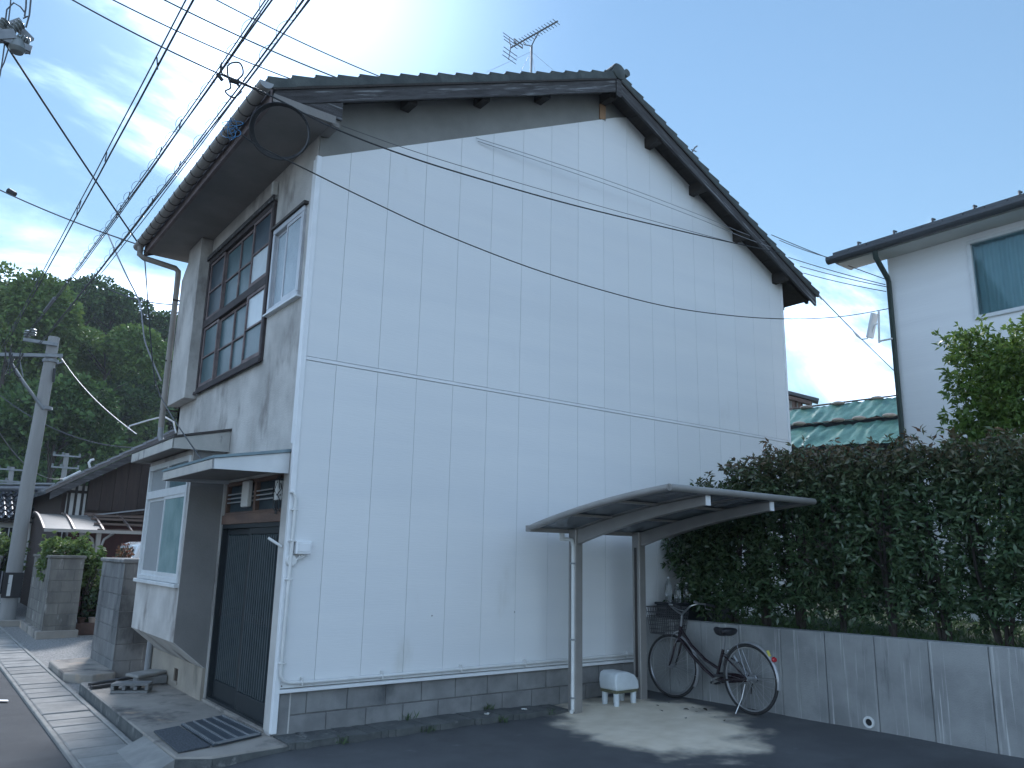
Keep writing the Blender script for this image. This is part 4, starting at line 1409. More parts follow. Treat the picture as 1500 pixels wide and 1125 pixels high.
fr.tube([bp(.963, .77), bp(.80, .60), bp(.60, .47), bp(.42, .40)], 0.0165, 10)
fr.tube([bp(.985, .67), bp(.80, .50), bp(.62, .37), BBp], 0.0185, 10)
fr.tube([BBp, STC, bp(.345, .61)], 0.0165, 10)
for s_ in (-.055, .055):
    fr.tube([BBp + side * s_ * .5, bp(.25, .31, s_), bp(0, .35, s_)], 0.0105, 8)
    fr.tube([STC + side * s_ * .3, bp(.2, .49, s_), bp(0, .35, s_)], 0.0085, 8)
fr.build('frame', Mt['bike_paint'], bk, smooth=True)
fk = MB()
for s_ in (-.05, .05):
    fk.tube([HB + side * s_ * .5, bp(1.0, .62, s_), bp(1.045, .48, s_), bp(WB - .02, .39, s_), bp(WB, .35, s_)], [.014, .013, .012, .010, .009], 8)
fk.tube([bp(1.0, .63, -.05), bp(1.0, .63, .05)], .014, 8)
fk.build('fork', Mt['bike_paint'], bk, smooth=True)
hb = MB()
hb.tube([HT, bp(.945, .86), bp(.935, .93)], 0.0115, 8)
for s_ in (-1, 1):
    hb.tube([bp(.935, .93, 0), bp(.945, .96, s_ * .06), bp(.95, 1.02, s_ * .16), bp(.90, 1.05, s_ * .235), bp(.80, 1.045, s_ * .27), bp(.70, 1.03, s_ * .275)], 0.0105, 8)
    hb.tube([bp(.82, 1.03, s_ * .265), bp(.78, 1.0, s_ * .225), bp(.70, .99, s_ * .22)], 0.005, 6)
hb = hb.build('handlebar', Mt['chrome'], bk, smooth=True)
for s_ in (-1, 1):
    MB().tube([bp(.80, 1.045, s_ * .27), bp(.685, 1.028, s_ * .276)], 0.0155, 10).build('grip', Mt['black'], hb, smooth=True)
MB().lathe([(.022, 0), (.024, .015), (.012, .026)], bp(.905, 1.055, .20), 12).build('bell', Mt['chrome'], hb, smooth=True)
ca = MB()
ca.tube([bp(.95, .98, -.1), bp(1.05, 1.03, -.07), bp(1.06, .9, -.03), bp(1.0, .72, -.02)], .003, 5)
ca.tube([bp(.95, .98, .1), bp(1.08, 1.0, .06), bp(1.03, .85, .03), bp(.9, .6, .02), bp(.5, .33, .02)], .003, 5)
ca.build('brake_cable', Mt['cable_grey'], bk, smooth=True)
# wire basket
bsk = MB()
def bk_pt(u, h, w):
    """u around the rim 0..4, h 0..1 up"""
    L0, W0 = 0.13 + 0.035 * h, 0.155 + 0.035 * h
    u = u % 4
    k = int(u)
    f = u - k
    cs = [(-1, -1), (1, -1), (1, 1), (-1, 1), (-1, -1)]
    a, b = cs[k], cs[k + 1]
    x, s_ = a[0] + (b[0] - a[0]) * f, a[1] + (b[1] - a[1]) * f
    return bp(1.165 + x * L0, .70 + .30 * h, s_ * W0)
for h in (0, .16, .32, .48, .64, .8, 1):
    bsk.tube([bk_pt(k / 3, h, 0) for k in range(12)], 0.006 if h == 1 else 0.0040, 5, closed=True)
for k in range(40):
    u = k / 10
    bsk.tube([bk_pt(u, 0, 0), bk_pt(u, 1, 0)], 0.0032, 4, caps=False)
for k in range(7):
    f = k / 6
    bsk.tube([bk_pt(f, 0, 0), bk_pt(3 - f, 0, 0)], 0.0024, 4, caps=False)
bsk.build('basket', Mt['wire'], bk)
MB().tube([bp(1.05, .69, -.05), bp(WB, .36, -.075)], .004, 5).tube([bp(1.05, .69, .05), bp(WB, .36, .075)], .004, 5).tube([bp(1.03, .72, -.04), bp(.97, .75)], .007, 5).tube([bp(1.03, .72, .04), bp(.97, .75)], .007, 5).build('basket_stay', Mt['steel'], bk)
MB().tube([bp(.345, .60), bp(.322, .745)], 0.0125, 8).build('seat_post', Mt['chrome'], bk, smooth=True)
def sad(a, b):
    t_ = a
    w = 0.10 * (1 - sstep(.15, .75, t_)) + 0.024
    if t_ < .12:
        w *= 0.55 + .45 * math.sqrt(max(0, t_ / .12))
    th = math.pi * 2 * b
    f = .20 + t_ * .27
    zz = .79 + .022 * (1 - t_) + .018 * sstep(.6, 1, t_)
    hgt = 0.034 if math.sin(th) > 0 else 0.055
    end = 1 - (abs(t_ - .5) * 2) ** 8
    return bp(f, zz + hgt * math.sin(th) * end, w * math.cos(th) * (0.25 + .75 * end))
MB().grid(sad, 20, 18).build('saddle', Mt['saddle'], bk, smooth='all')
spz = MB()
for s_ in (-.05, .05):
    pts = [bp(.25, .72 + .0045 * k, s_) + fwd * (.012 * math.cos(k * 1.3)) + side * (.012 * math.sin(k * 1.3)) for k in range(16)]
    spz.tube(pts, .0025, 4)
spz.build('saddle_spring', Mt['steel'], bk)
MB().prism([(0, 0), (.5, .03), (.56, .08), (.52, .125), (.45, .12), (0.02, .065)], 'z', 0, .02)
cg = MB()
pl = [(-.035, .325), (.10, .30), (.42, .245), (.50, .265), (.525, .305), (.50, .345), (.43, .36), (.10, .375), (-.03, .38)]
a_ = [bp(f, z, .060) for f, z in pl]
b_ = [bp(f, z, .078) for f, z in pl]
cg.face(a_)
cg.face(b_[::-1])
for k in range(len(pl)):
    j = (k + 1) % len(pl)
    cg.face([a_[k], b_[k], b_[j], a_[j]])
cg.build('chain_guard', Mt['bike_paint'], bk)
crk = MB().tube([BBp - side * .07, BBp + side * .09], .014, 8).tube([BBp + side * .09, bp(.60, .22, .10)], .0095, 6).tube([BBp - side * .07, bp(.31, .35, -.085)], .0095, 6).build('crank', Mt['chrome'], bk, smooth=True)
for (f, z, s_) in ((.60, .22, .145), (.31, .35, -.13)):
    c = bp(f, z, s_)
    MB().bar(c - fwd * .045, c + fwd * .045, .075, .022).build('pedal', Mt['black'], crk, bevel=.004)
MB().tube([bp(.02, .30, -.06), bp(.05, .16, -.08), bp(.10, .005, -.13)], .006, 6).build('kickstand', Mt['chrome'], bk, smooth=True)
MB().lathe([(.0, 0), (.045, .002), (.05, .012), (.03, .02)], bp(0, .35, .035), 16, side).build('rear_sprocket', Mt['steel'], bk, smooth=True)
MB().tube([bp(0, .35, .05), bp(.03, .27, .06), bp(.05, .19, .06)], .009, 6).build('derailleur', Mt['black'], bk, smooth=True)
rf = MB().lathe([(.0, 0), (.026, 0), (.028, .012), (.02, .03)], bp(-.30, .575), 14, -fwd).build('rear_reflector', Mt['red'], bk, smooth=True)
MB().bar(bp(-.262, .60), bp(-.235, .655), .036, .006).build('sticker', Mt['yellow'], bk)
MB().tube([bp(.30, .60, .02), bp(.24, .56, .04), bp(.20, .50, .045), bp(.24, .45, .045)], .012, 8).build('wheel_lock', Mt['chrome'], bk, smooth=True)

# ================================================================== RETAINING WALL
rw = thing('retaining_wall', 'grey cast concrete retaining wall below the hedge', 'wall', (XW(-3), -3, 0.0))
def rwpt(s, d, z):
    y = -s
    return (XW(y) + d, y, z)
js = [0.02, 0.40, 0.86, 1.36, 1.87, 2.36, 2.86, 3.36, 3.86, 4.4, 4.9, 5.4, 5.9, 6.4, 6.9, 7.4, 7.9]
MB().box(0, 1, 0, 1, 0, 1)
core = MB()
core.face([rwpt(js[0], .012, -.2), rwpt(js[-1], .012, -.2), rwpt(js[-1], .012, .90), rwpt(js[0], .012, .90)])
core.face([rwpt(js[0], .012, .90), rwpt(js[-1], .012, .90), rwpt(js[-1], .16, .90), rwpt(js[0], .16, .90)])
core.face([rwpt(js[0], .16, -.2), rwpt(js[-1], .16, -.2), rwpt(js[-1], .16, .90), rwpt(js[0], .16, .90)])
core.build('core', Mt['mortar_joint'], rw)
gk = random.Random(9)
for a, b in zip(js, js[1:]):
    d0 = gk.uniform(-.006, .004)
    bx = MB()
    za, zb = 0.918 + .006 * a, 0.918 + .006 * b
    A = [rwpt(a + .0035, d0, -.2), rwpt(b - .0035, d0, -.2), rwpt(b - .0035, .17, -.2), rwpt(a + .0035, .17, -.2)]
    B = [rwpt(a + .0035, d0, za), rwpt(b - .0035, d0, zb), rwpt(b - .0035, .17, zb), rwpt(a + .0035, .17, za)]
    i = len(bx.v)
    bx.v += A + B
    bx.f += [(0, 3, 2, 1), (4, 5, 6, 7), (0, 1, 5, 4), (1, 2, 6, 5), (2, 3, 7, 6), (3, 0, 4, 7)]
    bx.build('wall_panel', Mt['retain'], rw, bevel=0.005)
wp = Vector(rwpt(2.76, 0.0, 0.145))
MB().lathe([(.030, .02), (.052, .02), (.055, .0), (.052, -.014), (.034, -.014), (.030, .0), (.030, .12)], wp, 20, (1, 0.06, 0)).build('weep_pipe', Mt['pipe_white'], rw, smooth=True)
MB().lathe([(.0, 0), (.032, 0), (.032, .005)], wp + Vector((-.004, 0, 0)), 16, (1, .06, 0)).build('weep_hole', Mt['dark_in'], rw)
# weeds under the weep pipe and at the wall foot
def weeds(pts, h, n, spread):
    bs, ds = [], []
    for p in pts:
        m = n
        q = np.array(p) + rng.normal(size=(m, 3)) * np.array([spread, spread, 0])
        bs.append(q)
        d = rng.normal(size=(m, 3)) * .5
        d[:, 2] = 1
        ds.append(d)
    return leaf_mesh('weeds', Mt['grass'], np.concatenate(bs), np.concatenate(ds), h, h * .12, .5, .3)
wpts = [(0.50, -0.33, 0.0), (1.35, -0.34, .0), (2.22, -0.36, 0.0), (2.9, -0.30, .0), (1.35, 0.0, .05), (2.3, .0, .05)]
o = meshobj('weeds', weeds(wpts, .07, 26, .035))
tag(o, 'small weeds growing along the foot of the gable wall', 'weeds', kind='stuff')
gp = [(XW(-y) + 0.22 + random.random() * 1.1, -y, .85) for y in np.arange(.6, 6.5, .012)] + [(XW(-y) + 1.3 + random.random() * 3.2, -y, .85) for y in np.arange(.1, 6.5, .009)]
o = meshobj('bed_grass', weeds(gp, .10, 9, .03))
tag(o, 'green grass on the bed behind the concrete wall', 'grass', kind='stuff')
# fallen leaves: countable dark scraps on the slab
lfm = MB().grid(lambda a, b: (-.025 + .05 * a, (-.012 + .024 * b) * (1 - (2 * a - 1) ** 2) + .0001 * a, .004 + .006 * math.sin(3 * a)), 4, 2).mesh('fallen_leaf', Mt['dry_leaf'])
gk = random.Random(4)
for (u, v) in ((1015, 1037), (1023, 1040), (1020, 1043), (1033, 1040), (963, 1034), (968, 1042), (1005, 1053), (1048, 1051), (1062, 1056), (1005, 1040), (980, 1030), (1040, 1046)):
    z = 0.07
    for _ in range(8):
        z = gz(P(u, v, 'z', z).x)
    q = P(u, v, 'z', z + .004)
    o = bpy.data.objects.new('fallen_leaf', lfm)
    o.location = q
    o.rotation_euler = (gk.uniform(-.3, .3), gk.uniform(-.3, .3), gk.uniform(0, 6.28))
    s_ = gk.uniform(.7, 1.5)
    o.scale = (s_, s_, s_)
    link(o)
    tag(o, 'small dark fallen leaf on the pale slab by the bicycle', 'leaf', 'fallen leaves on the slab')

# scraps of white litter at the wall foot
for (u, v, lb) in ((714, 1036, 'scrap of white litter at the wall foot, left of its pair'), (768, 1036, 'scrap of white litter at the wall foot, nearer the shelter drainpipe')):
    q = P(u, v, 'y', -0.20)
    g4 = random.Random(u)
    solo(MB().grid(lambda a, b: (q.x - .025 + .05 * a, q.y - .02 + .04 * b, .056 + .018 * abs(math.sin(5 * a + 3 * b + u))), 4, 3), 'litter_scrap', Mt['plaster'], lb, 'litter', 'litter at the wall foot')

# ================================================================== PLANTER AND BOTTLES
t = thing('planter_box', 'long black planter box behind the bicycle handlebar', 'planter', (5.2, -0.30, 0.86))
MB().box(4.74, 5.9, -0.46, -0.12, 0.86, 1.10).build('box', Mt['planter'], t, bevel=0.01)
MB().box(4.725, 5.915, -0.475, -0.105, 1.075, 1.105).build('rim', Mt['planter'], t, bevel=0.006)
for k, (x, y, h, lb) in enumerate(((4.83, -.25, .30, 'tall clear bottle, leftmost on the black planter'), (4.87, -.36, .22, 'short clear bottle between the two others on the black planter'), (4.97, -.42, .24, 'clear bottle nearest the hedge on the black planter'))):
    t = thing('water_bottle', lb, 'bottle', (x, y, 1.106), 'clear water bottles on the planter')
    MB().lathe([(.036, 0), (.042, .01), (.042, h * .62), (.036, h * .72), (.014, h * .9), (.014, h * .95)], (x, y, 1.106), 16).build('body', Mt['bottle'], t, smooth=True)
    MB().lathe([(.016, h * .95), (.016, h)], (x, y, 1.106), 12).build('cap', Mt['cap'], t)

# ================================================================== HEDGE
def shrub(name, label, base, h, rx, ry, n_tips, m, seed, group, leaf=(.075, .026), low=0.16, per=7, stems=4):
    g = np.random.default_rng(seed)
    t = thing(name, label, 'shrub', base, group)
    b = np.array(base)
    tips, dirs = [], []
    tb = MB()
    for k in range(stems):
        a = g.uniform(0, 6.28)
        tp = b + np.array([math.cos(a) * rx * .55, math.sin(a) * ry * .6, h * g.uniform(.7, .92)])
        md = b * .5 + tp * .5 + np.array([g.normal() * .05, g.normal() * .05, 0])
        tb.tube([b + np.array([math.cos(a) * .03, math.sin(a) * .03, -.05]), md, tp], [.022, .015, .005], 6)
        for q in range(5):
            f = g.uniform(.3, .95)
            s0 = (b * (1 - f) + tp * f)
            a2 = g.uniform(0, 6.28)
            e = s0 + np.array([math.cos(a2) * rx * .7, math.sin(a2) * ry * .7, g.uniform(.05, .3)])
            tb.tube([s0, e], [.008, .003], 4)
    tb.build('stems', Mt['bark'], t, smooth=True)
    # patchy density so that gaps show through
    cl = g.uniform(-1, 1, (26, 3))
    while len(tips) < n_tips:
        q = g.uniform(-1, 1, 3)
        hh = (q[2] + 1) / 2
        if hh < low and g.uniform() > (hh / low) ** 1.6 * .8:
            continue
        rad = max(abs(q[0]), abs(q[1]))
        if hh > .9 and g.uniform() < .35:
            continue
        dcl = np.min(np.linalg.norm(cl - q, axis=1))
        if dcl < (.37 if .18 < hh < .62 else .25) and hh < .85:
            continue
        shoot = g.exponential(.055) if hh > .86 else 0.0
        tips.append(b + np.array([q[0] * rx, q[1] * ry, h * (low * .35 + hh * (1 - low * .35)) + min(shoot, .22) - .03 * (hh > .86)]))
        dirs.append([q[0] * .9, q[1] * .9, .35 + .5 * (hh > .85) + g.normal() * .3])
    tips = np.array(tips)
    dirs = np.array(dirs) + g.normal(size=(len(tips), 3)) * .35
    dirs /= np.linalg.norm(dirs, axis=1, keepdims=True)
    B = np.repeat(tips, per, 0)
    D = np.repeat(dirs, per, 0) * .55 + g.normal(size=(len(tips) * per, 3)) * .62
    B = B - np.repeat(dirs, per, 0) * g.uniform(0, .07, (len(B), 1))
    me = leaf_mesh('crown', m, B - np.array(base), D, leaf[0], leaf[1], .35, .22)
    meshobj('crown', me, t)
    return t


hy = [(-0.42, 1.42, 'lowest hedge shrub at the left end, behind the shelter roof'),
      (-0.92, 1.70, 'hedge shrub second from the shelter, showing dark stems'),
      (-1.36, 1.92, 'hedge shrub third from the shelter, rising above the shelter roof'),
      (-1.80, 2.03, 'tall hedge shrub below the green tarpaulin roof'),
      (-2.30, 2.0, 'hedge shrub just left of the neighbour\'s dark downpipe'),
      (-2.80, 1.96, 'hedge shrub with reddish shoots right of the dark downpipe'),
      (-3.30, 1.94, 'hedge shrub with pale wall showing through its middle'),
      (-3.80, 1.95, 'hedge shrub below the yellow-green tree, near the right edge'),
      (-4.30, 1.92, 'rightmost hedge shrub, cut by the picture edge')]
for k, (y, h, lb) in enumerate(hy):
    shrub('hedge_shrub', lb, (XW(y) + (0.62 if k == 0 else 0.52), y, 0.84), h, 0.34, 0.36, 1100 if k < 8 else 800, Mt['hedge_leaf'], 40 + k, 'hedge shrubs along the concrete wall')
for k, (y, h) in enumerate(((-4.85, 1.92),)):
    shrub('hedge_shrub', 'hedge shrub past the rightmost one in view, beyond the picture edge', (XW(y) + 0.52, y, 0.84), h, 0.36, 0.36, 500, Mt['hedge_leaf'], 60 + k, 'hedge shrubs along the concrete wall')
# yellow-green tree behind the hedge
tb_ = PD(1524, 560, 10.6)
tree = shrub('round_tree', 'yellow-green rounded tree behind the hedge at the right edge', (tb_.x, tb_.y, 0.84), 3.45, 0.80, 0.80, 3000, Mt['tree_leaf'], 77, None, (.085, .034), .50, 7, 7)
tree['category'] = 'tree'
# ================================================================== WHITE NEIGHBOUR HOUSE
NX = 9.5
nb = thing('house', 'white neighbouring house with grey roof and curtained upper window', 'house', (NX + 3, -5, 0.8))
nw = wall_x(NX, NX + .15, (-9.5, -1.02), (0.3, 6.68), [(-4.05, -2.25, 5.215, 6.47)])
nw.build('wall', Mt['nb_wall'], nb)
MB().box(NX + .15, NX + 6, -1.16, -1.02, 0.3, 6.6).build('wall', Mt['nb_wall'], nb)
EZ = 6.635
OV = 0.42
def nroof(x):
    return EZ + 0.14 + 0.42 * (x - (NX - .44))
MB().prism([(NX - OV, nroof(NX - OV) - .06), (NX + 3.2, nroof(NX + 3.2) - .06), (NX + 3.2, nroof(NX + 3.2) - .20), (NX - OV, nroof(NX - OV) - .16)], 'y', -9.8, -0.34).build('roof', Mt['nb_roof'], nb)
rfo = nb.children[-1]
MB().box(NX - OV, NX, -9.8, -0.36, EZ - .075, EZ - .045).build('soffit', Mt['plaster'], nb)
MB().prism([(NX - OV, EZ - .045), (NX + .1, EZ - .045), (NX + .1, nroof(NX) - .14), (NX - OV, EZ + .02)], 'y', -0.36, -0.33).build('verge_board', Mt['nb_gutter'], nb)
for c in range(3):
    x0 = NX - .46 + c * .28
    for k in range(26):
        y0 = -0.33 - k * .30
        MB().prism([(x0, nroof(x0) - .045), (x0 + .30, nroof(x0 + .30) - .055), (x0 + .30, nroof(x0 + .3) - .04), (x0, nroof(x0) - .005)], 'y', y0 - .29, y0).build('roof_tile', Mt['nb_roof'], rfo)
        if c == 0 and k % 2 == 1:
            MB().tube([(x0 + .02, y0 - .15, nroof(x0) + .0), (x0 + .02, y0 - .15, nroof(x0) + .05), (x0 + .10, y0 - .15, nroof(x0) + .06)], .018, 6).build('snow_guard', Mt['nb_gutter'], rfo)
g_ = MB()
g_.grid(lambda a, b: (NX - .50 + .07 * math.cos(math.pi + math.pi * b), -9.8 + 9.54 * a, EZ + .0 + .075 * math.sin(math.pi + math.pi * b)), 4, 10)
g_.box(NX - .575, NX - .562, -9.8, -0.26, EZ - .02, EZ + .035)
ng = g_.build('gutter', Mt['nb_gutter'], nb, smooth=True)
MB().prism([(NX - .50 + .075 * math.cos(math.pi + math.pi * k / 10), EZ + .005 + .08 * math.sin(math.pi + math.pi * k / 10)) for k in range(11)], 'y', -0.265, -0.255).build('end_cap', Mt['nb_gutter'], ng)
MB().tube([(NX - .48, -1.06, EZ - .02), (NX - .45, -1.06, 6.46), (NX - .10, -1.045, 6.20), (NX - .06, -1.04, 6.14), (NX - .06, -1.04, 0.85)], .042, 10).build('downpipe', Mt['nb_pipe'], nb, smooth=True)
wf = MB()
for (a, b, c, d) in ((-4.05, -2.25, 6.41, 6.47), (-4.05, -2.25, 5.215, 5.275), (-2.31, -2.25, 5.275, 6.41), (-4.05, -3.99, 5.275, 6.41), (-3.19, -3.13, 5.275, 6.41)):
    wf.box(NX - .03, NX + .08, a, b, c, d)
wf = wf.build('window', Mt['alu_white'], nb, bevel=.005)
MB().box(NX + .02, NX + .024, -3.13, -2.31, 5.275, 6.41).build('pane', Mt['clear_glass'], wf)
MB().box(NX + .04, NX + .044, -3.99, -3.19, 5.275, 6.41).build('pane', Mt['clear_glass'], wf)
MB().grid(lambda a, b: (NX + .17 + .022 * math.sin(a * 95), -4.03 + 1.76 * a, 5.24 + 1.22 * b), 160, 1).build('curtain', Mt['curtain'], wf, smooth=True)
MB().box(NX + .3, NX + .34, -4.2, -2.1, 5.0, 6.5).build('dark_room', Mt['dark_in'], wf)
MB().box(NX - .004, NX + .0, -9.5, -1.02, 3.30, 3.34).build('band', Mt['nb_wall'], nb)
# flat aerial on the neighbour's corner
t = thing('flat_aerial', 'flat panel aerial on a bracket at the white house corner', 'aerial', P(1302, 490, 'x', NX - .02))
ax = 'x'
q1 = P(1305, 497, 'x', NX - .02)
q2 = P(1287, 497, 'y', -1.0)
AX = lambda u, v: P(u, v, 'x', NX - .12)
MB().tube([AX(1307, 496), AX(1296, 498), AX(1288, 500)], .016, 8).tube([AX(1288, 502), AX(1287, 456)], .018, 8).build('bracket', Mt['pipe_white'], t, smooth=True)
MB().tube([AX(1286, 474), AX(1281, 476), AX(1277, 487), AX(1270, 496), AX(1262, 497), AX(1255, 492), AX(1250, 485)], .011, 8).build('arm', Mt['pipe_white'], t, smooth=True)
MB().bar(AX(1274, 495), AX(1281, 459), .14, .05, (0.15, 1, 0)).build('panel', Mt['trim'], t, bevel=.006)

# ================================================================== TARPAULIN ROOF HOUSE
ua, ub = PD(1120, 611, 21.5), PD(1335, 584, 21.5)
la, lb_ = PD(1120, 654, 19.2), PD(1335, 643, 19.2)
tp = thing('shed_house', 'low house with green tarpaulin held down over its roof', 'house', ((la.x + lb_.x) / 2 + 1, (la.y + lb_.y) / 2 + 1, 0.8))
def slope(a, b, off=0.0):
    p = ua.lerp(ub, a).lerp(la.lerp(lb_, a), b)
    return p + Vector((0, 0, off))
def tarp(b0, b1, off):
    def fn(a, b):
        bb = b0 + (b1 - b0) * b
        p = slope(a, bb, off)
        p.z += .05 * mnoise.noise(Vector((a * 7 + bb * 3, bb * 3, off * 9))) + .05 * mnoise.noise(Vector((a * 26 + bb * 6, bb * 3, 3))) + .012 * mnoise.noise(Vector((a * 70, bb * 9, 7)))
        return p
    return MB().grid(fn, 90, 16)
tarp(0, .52, .10).build('tarpaulin', Mt['tarp'], tp, smooth=True)
tarp(.50, 1.06, .0).build('tarpaulin', Mt['tarp'], tp, smooth=True)
rb = MB()
rb.face([slope(0, 0, -.06), slope(1, 0, -.06), slope(1, 1, -.12), slope(0, 1, -.12)])
rb.face([slope(0, 0, -.20), slope(1, 0, -.20), slope(1, 1, -.22), slope(0, 1, -.22)])
rb.build('roof', Mt['nb_roof'], tp)
wbk = MB()
wA, wB = slope(.02, .8, -.2), slope(.98, .8, -.2)
wbk.face([(wA.x, wA.y, .5), (wB.x, wB.y, .5), tuple(wB), tuple(wA)])
nrm_ = Vector((1, .55, 0))
wC, wD = slope(.02, 0, -.2), slope(.98, 0, -.2)
wbk.face([(wA.x, wA.y, .5), (wC.x, wC.y, .5), tuple(wC), tuple(wA)])
wbk.face([(wB.x, wB.y, .5), (wD.x, wD.y, .5), tuple(wD), tuple(wB)])
wbk.face([(wC.x, wC.y, .5), (wD.x, wD.y, .5), tuple(wD), tuple(wC)])
wbk.build('wall', Mt['plank'], tp)
for q, (bb, off) in enumerate(((0.0, .13), (.50, .08))):
    a_, b_ = slope(0, bb, off), slope(1, bb, off)
    MB().tube([a_.lerp(b_, k / 12) for k in range(13)], .022, 6).build('hold_down_pipe', Mt['bronze_rail'], tp, smooth=True)
sbm = MB().grid(lambda a, b: (.16 * math.cos(math.pi * (a - .5)) * math.cos(2 * math.pi * b) * 1.0, .11 * math.cos(math.pi * (a - .5)) ** .7 * math.sin(2 * math.pi * b) if abs(a - .5) < .499 else 0, .045 * math.sin(math.pi * (a - .5))), 8, 14).mesh('sandbag', Mt['sandbag'], smooth='all')
dirs_ = (ub - ua).normalized()
angz = math.atan2(dirs_.y, dirs_.x)
for k, (a, bb, lbl) in enumerate(((.30, .03, 'sandbag by the upper edge of the green tarpaulin, nearest the white gable'), (.52, .03, 'middle sandbag on the upper edge of the green tarpaulin'), (.78, .02, 'sandbag by the upper edge of the green tarpaulin, nearest the dark downpipe'),
                               (.25, .50, 'leftmost sandbag on the lower row of the green tarpaulin'), (.52, .50, 'second sandbag on the lower row of the green tarpaulin'), (.66, .50, 'third sandbag on the lower row of the green tarpaulin'), (.86, .50, 'rightmost sandbag on the lower row of the green tarpaulin'))):
    p = slope(a, bb, .14 if bb < .3 else .10)
    o = bpy.data.objects.new('sandbag', sbm)
    o.location = p
    o.rotation_euler = (R(-8), 0, angz + R(random.uniform(-12, 12)))
    link(o)
    tag(o, lbl, 'sandbag', 'sandbags on the tarpaulin roof')
# roof corner of a house further back
q0 = PD(1130, 572, 26)
t = thing('far_house', 'brown eave corner of a far house above the tarpaulin roof', 'house', (q0.x + 1, q0.y + 1, 0.5))
e0, e1 = PD(1120, 568, 26), PD(1199, 588, 26)
e2, e3 = PD(1120, 580, 28), PD(1182, 580, 28)
MB().bar(e0, e1, .5, .10).build('roof', Mt['nb_roof'], t)
MB().bar(e0 - Vector((0, 0, .12)), e1 - Vector((.25, -.1, .10)), .35, .10).build('eave', Mt['wood_lintel'], t)
f0, f1 = PD(1120, 592, 26.3), PD(1170, 597, 26.3)
MB().bar(Vector((f0.x, f0.y, (f0.z + .4) / 2 + .3)), Vector((f1.x, f1.y, (f0.z + .4) / 2 + .3)), .2, f0.z - .6).build('wall', Mt['plaster'], t)
for (u) in (1163, 1172):
    z1 = PD(u, 583, 25.9)
    MB().bar(z1, z1 - Vector((0, 0, .35)), .1, .1).build('eave_strut', Mt['wood_lintel'], t)

# ================================================================== GATE PILLARS AND BLOCK WALLS
def block_wall(name, label, x0, x1, y0, y1, z0, z1, m, H=0.2, L=0.4, cap=True, group=None):
    """block wall seen on its street (-x) and near (-y) faces"""
    t = thing(name, label, 'wall', ((x0 + x1) / 2, (y0 + y1) / 2, z0), group)
    MB().box(x0 + .008, x1, y0 + .008, y1, z0 - .2, z1).build('core', Mt['mortar_joint'], t)
    n = int(round((z1 - z0) / H))
    H = (z1 - z0) / n
    for r in range(n):
        za, zb = z0 + r * H + .004, z0 + (r + 1) * H - .004
        y = y0 + .0
        k = 0
        while y < y1 - .02:
            l = L if (k or r % 2 == 0) else L / 2
            ye = min(y + l, y1)
            dd = random.uniform(0, .004)
            MB().box(x0 - dd, x0 + .014, y + (.003 if k else -.0), ye - .003, za, zb).build('concrete_block', m, t, bevel=.004)
            y = ye
            k += 1
        x = x0 + .016
        k = 0
        while x < x1 - .02:
            l = L if (k or r % 2) else L / 2
            xe = min(x + l, x1)
            MB().box(x + .003, xe - .003, y0 - random.uniform(0, .003), y0 + .014, za, zb).build('concrete_block', m, t, bevel=.004)
            x = xe
            k += 1
    if cap:
        MB().box(x0 - .03, x1 + .03, y0 - .03, y1 + .03, z1, z1 + .055).build('coping', m, t, bevel=.012)
    return t


block_wall('gate_wall', 'grey block gate wall directly behind the front window bay', -0.345, 0.35, 4.90, 6.45, -0.07, 1.42, Mt['pillar'])
gwl = block_wall('gate_wall', 'streaked block gate wall beside the concrete utility pole', -0.515, 0.05, 10.45, 13.0, -0.06, 1.40, Mt['block_light'])
MB().box(-0.60, 0.1, 10.4, 13.05, -0.2, 0.07).build('footing', Mt['concrete'], gwl, bevel=.01)
block_wall('gate_wall', 'brown block wall at the far left picture edge', -1.45, -0.9, 15.6, 20.0, -0.08, 1.32, Mt['block_light'])
solo(MB().prism([(-0.90, 4.9), (-0.90, 6.3), (-0.35, 6.45), (-0.33, 4.72), (-0.62, 4.62)], 'z', -0.2, 0.03), 'pillar_footing', Mt['concrete'], 'concrete footing slab before the nearer block gate wall', 'footing', bevel=.012)
# boundary wall inside the gate, dark
block_wall('garden_wall', 'dark low block wall at the back of the driveway', 0.4, 4.0, 11.6, 11.75, -0.05, 1.3, Mt['block'])
# plants and pots inside the gate
def bush(name, label, base, h, rx, m, n, seed, leaf=(.10, .06), cat='bush'):
    s = shrub(name, label, base, h, rx, rx, n, m, seed, None, leaf, .18, 6, 5)
    s['category'] = cat
    return s


bq = P(97, 812, 'y', 11.4)
bush('leafy_bush', 'light green leafy bush spilling over the streaked gate wall', (bq.x, 11.4, 0.9), 0.86, 0.44, Mt['bush_leaf'], 520, 81, (.085, .05))
bush('leafy_bush', 'trailing green leaves hanging from the corner of the streaked gate wall', (0.22, 10.9, 0.75), 0.75, 0.24, Mt['bush_leaf'], 220, 82, (.09, .06))
bush('leafy_bush', 'green bush over the brown wall at the far left edge', (-0.9, 17.0, 0.9), 0.95, 0.6, Mt['bush_leaf'], 420, 83)
bush('reddish_shrub', 'reddish shrub beside the white van roof', (P(172, 800, 'y', 8.6).x, 8.0, 0.6), 1.06, 0.15, Mt['red_leaf'], 110, 84, (.05, .03))
bush('pot_plant', 'dark green plants against the garden wall inside the gate', (0.62, 11.2, 0.0), 1.05, 0.40, Mt['hedge_leaf'], 260, 85)
pq = P(112, 925, 'z', -0.05)
t = thing('wooden_trough', 'low brown wooden trough of pots inside the gate', 'trough', (0.45, 11.0, -.05))
MB().box(0.10, 1.0, 10.75, 11.05, -.06, 0.16).build('trough', Mt['terracotta'], t, bevel=.01)
